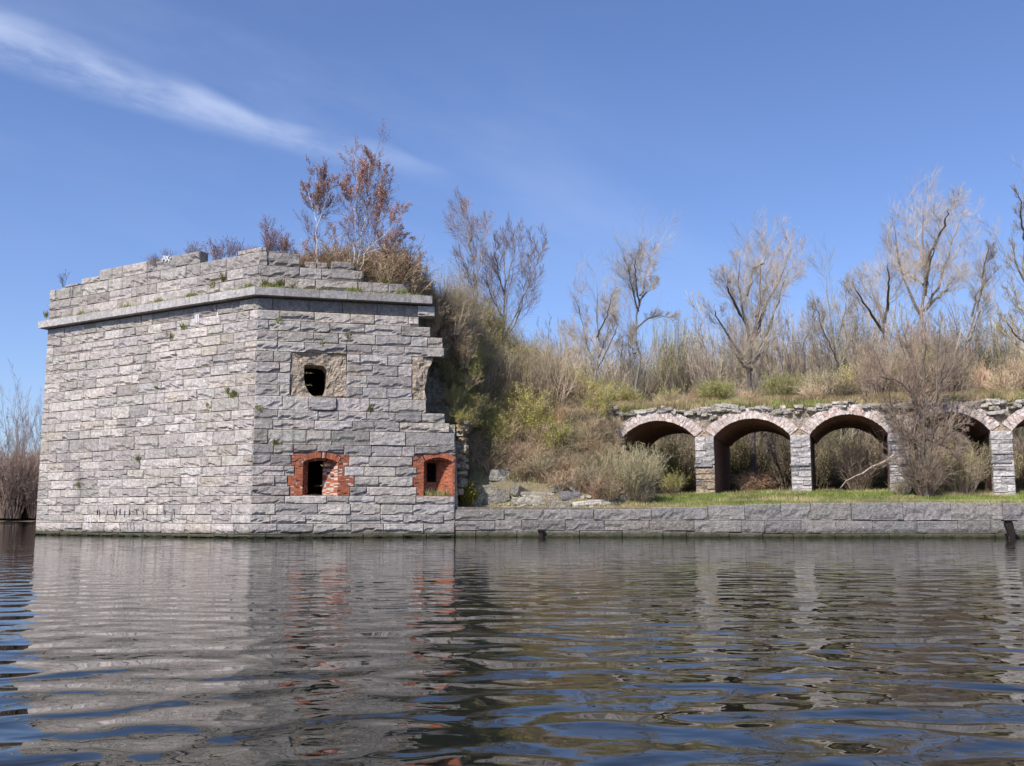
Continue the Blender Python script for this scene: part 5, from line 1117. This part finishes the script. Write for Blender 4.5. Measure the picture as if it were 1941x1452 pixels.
# rubble core showing at the end of the bastion wall
for k in range(70):
    py = rng.uniform(795, 935); px = 866+rng.uniform(-2, 14)+(935-py)*0.02; v = rng.uniform(.7, 1.25)
    rough_box(at(px, py, 58.0+rng.uniform(0, .5)+(935-py)*.006), (rng.uniform(.2, .5), .4, rng.uniform(.14, .32)), rotm(rng.uniform(-1, 1), rng.uniform(-.5, .5), 0), k*1.7, sub=3, amp=.13, tint=(v*1.05, v, v*.88)).build('core_rubble', M_tan if k % 3 else M_rub, bastion)
corebox2 = MB(); Lq = LEN_R
corebox2.hexa(np.concatenate([FR.P([Lq-.6, Lq+.35, Lq+.1, Lq-.6], [1.2, 1.2, ZJ[11], ZJ[11]], -.75), FR.P([Lq-.6, Lq+.5, Lq+.1, Lq-.6], [1.2, 1.2, ZJ[11], ZJ[11]], -2.6)]), (1.4, 1.3, 1.15)); corebox2.build('rubble_core', M_rub, bastion)

# ------------------------------------------------------------------ dark posts at the waterline
def post(label, px, ytop, ybot, w, Y, taper):
    p0 = at(px, ytop, Y); p1 = at(px, ybot, Y); t_ = thing('mooring_post', label, 'post', (p1[0], Y, -.3)); m = MB(); n = 10; R = []
    for k, (z, s) in enumerate(((-.6, 1), (.2, 1), (p0[2]-.1, 1), (p0[2], .8))):
        a = np.arange(n)/n*6.283; sh = -taper*(1 if z > .5 else 0); R.append(np.stack([p1[0]+sh*.5+w/2*s*np.cos(a)*(1+taper*(z > .5)), Y+w/2*s*np.sin(a), np.full(n, z)], -1))
    V = np.concatenate(R+[np.array([[p1[0], Y, p0[2]]])]); Q = [(k*n+i, k*n+(i+1) % n, (k+1)*n+(i+1) % n, (k+1)*n+i) for k in range(3) for i in range(n)]
    m.add(V, Q, (1, 1, 1)); m.T.append(np.array([(3*n+i, 3*n+(i+1) % n, 4*n) for i in range(n)])); m.build('shaft', M_iron, t_)
    c = MB(); ahw = w*.62; c.hexa(np.array([(p1[0]-ahw-taper*.5, Y-ahw, p0[2]-.0), (p1[0]+ahw, Y-ahw, p0[2]), (p1[0]+ahw, Y+ahw, p0[2]), (p1[0]-ahw-taper*.5, Y+ahw, p0[2]), (p1[0]-ahw-taper*.5, Y-ahw, p0[2]+.06), (p1[0]+ahw, Y-ahw, p0[2]+.06), (p1[0]+ahw, Y+ahw, p0[2]+.06), (p1[0]-ahw-taper*.5, Y+ahw, p0[2]+.06)]), (1, 1, 1)); c.build('cap', M_iron, t_)
post('tall dark iron post standing before the quay near the right edge', 1918, 988, 1021, .40, 53.9, .3)
post('short black post stub in front of the quay below the fallen blocks', 1026, 1007, 1018, .34, 56.6, 0)

# ------------------------------------------------------------------ far shore on the left
grid_obj('far_shore', np.linspace(-420, -20, 60), np.linspace(192, 700, 20), lambda X, Y: -0.4+1.8*sm(Y+3*fbm(X*.05, X*0), 193, 199), M_earth, kind='structure')
T_sh = bush(121, 60, 5.0, 2.4, 8, 4, (0.34, 0.245, 0.19), minr=.014, r=.04)
wood = []
for i in range(190):
    x = rng.uniform(-140, -62); Y = rng.uniform(197, 215); wood.append((T_sh, rng.uniform(1.3, 2.0), rng.uniform(1.6, 2.7), (x, Y, .8), (1.0, .82, .78)))
scatter('shore_brush', wood, M_twig, (-100, 205, 1), 'reddish brown brush along the far shore', 'brush')
wood = []
for i in range(90):
    x = -150+(86)*(i+rng.random())/90; Y = rng.uniform(203, 222); s_ = rng.uniform(1.0, 1.4); wood.append((T_sd[i % 2], s_, s_*rng.uniform(1.1, 1.9), (x, Y, .8), 1))
scatter('shore_wood', wood, M_twig, (-100, 210, 1), 'slender bare trees standing in a belt on the far shore', 'wood')

for o in bpy.data.objects:
    if '_org' in o: del o['_org']
tri = {}
for o in scn.objects:
    if o.type == 'MESH' and o.data.name not in tri:
        tri[o.data.name] = (sum(len(p.vertices)-2 for p in []) if False else int(len(o.data.loops)-2*len(o.data.polygons)), o.name)
print('TRIS', sum(v[0] for v in tri.values())); print(sorted(tri.values(), reverse=True)[:25])
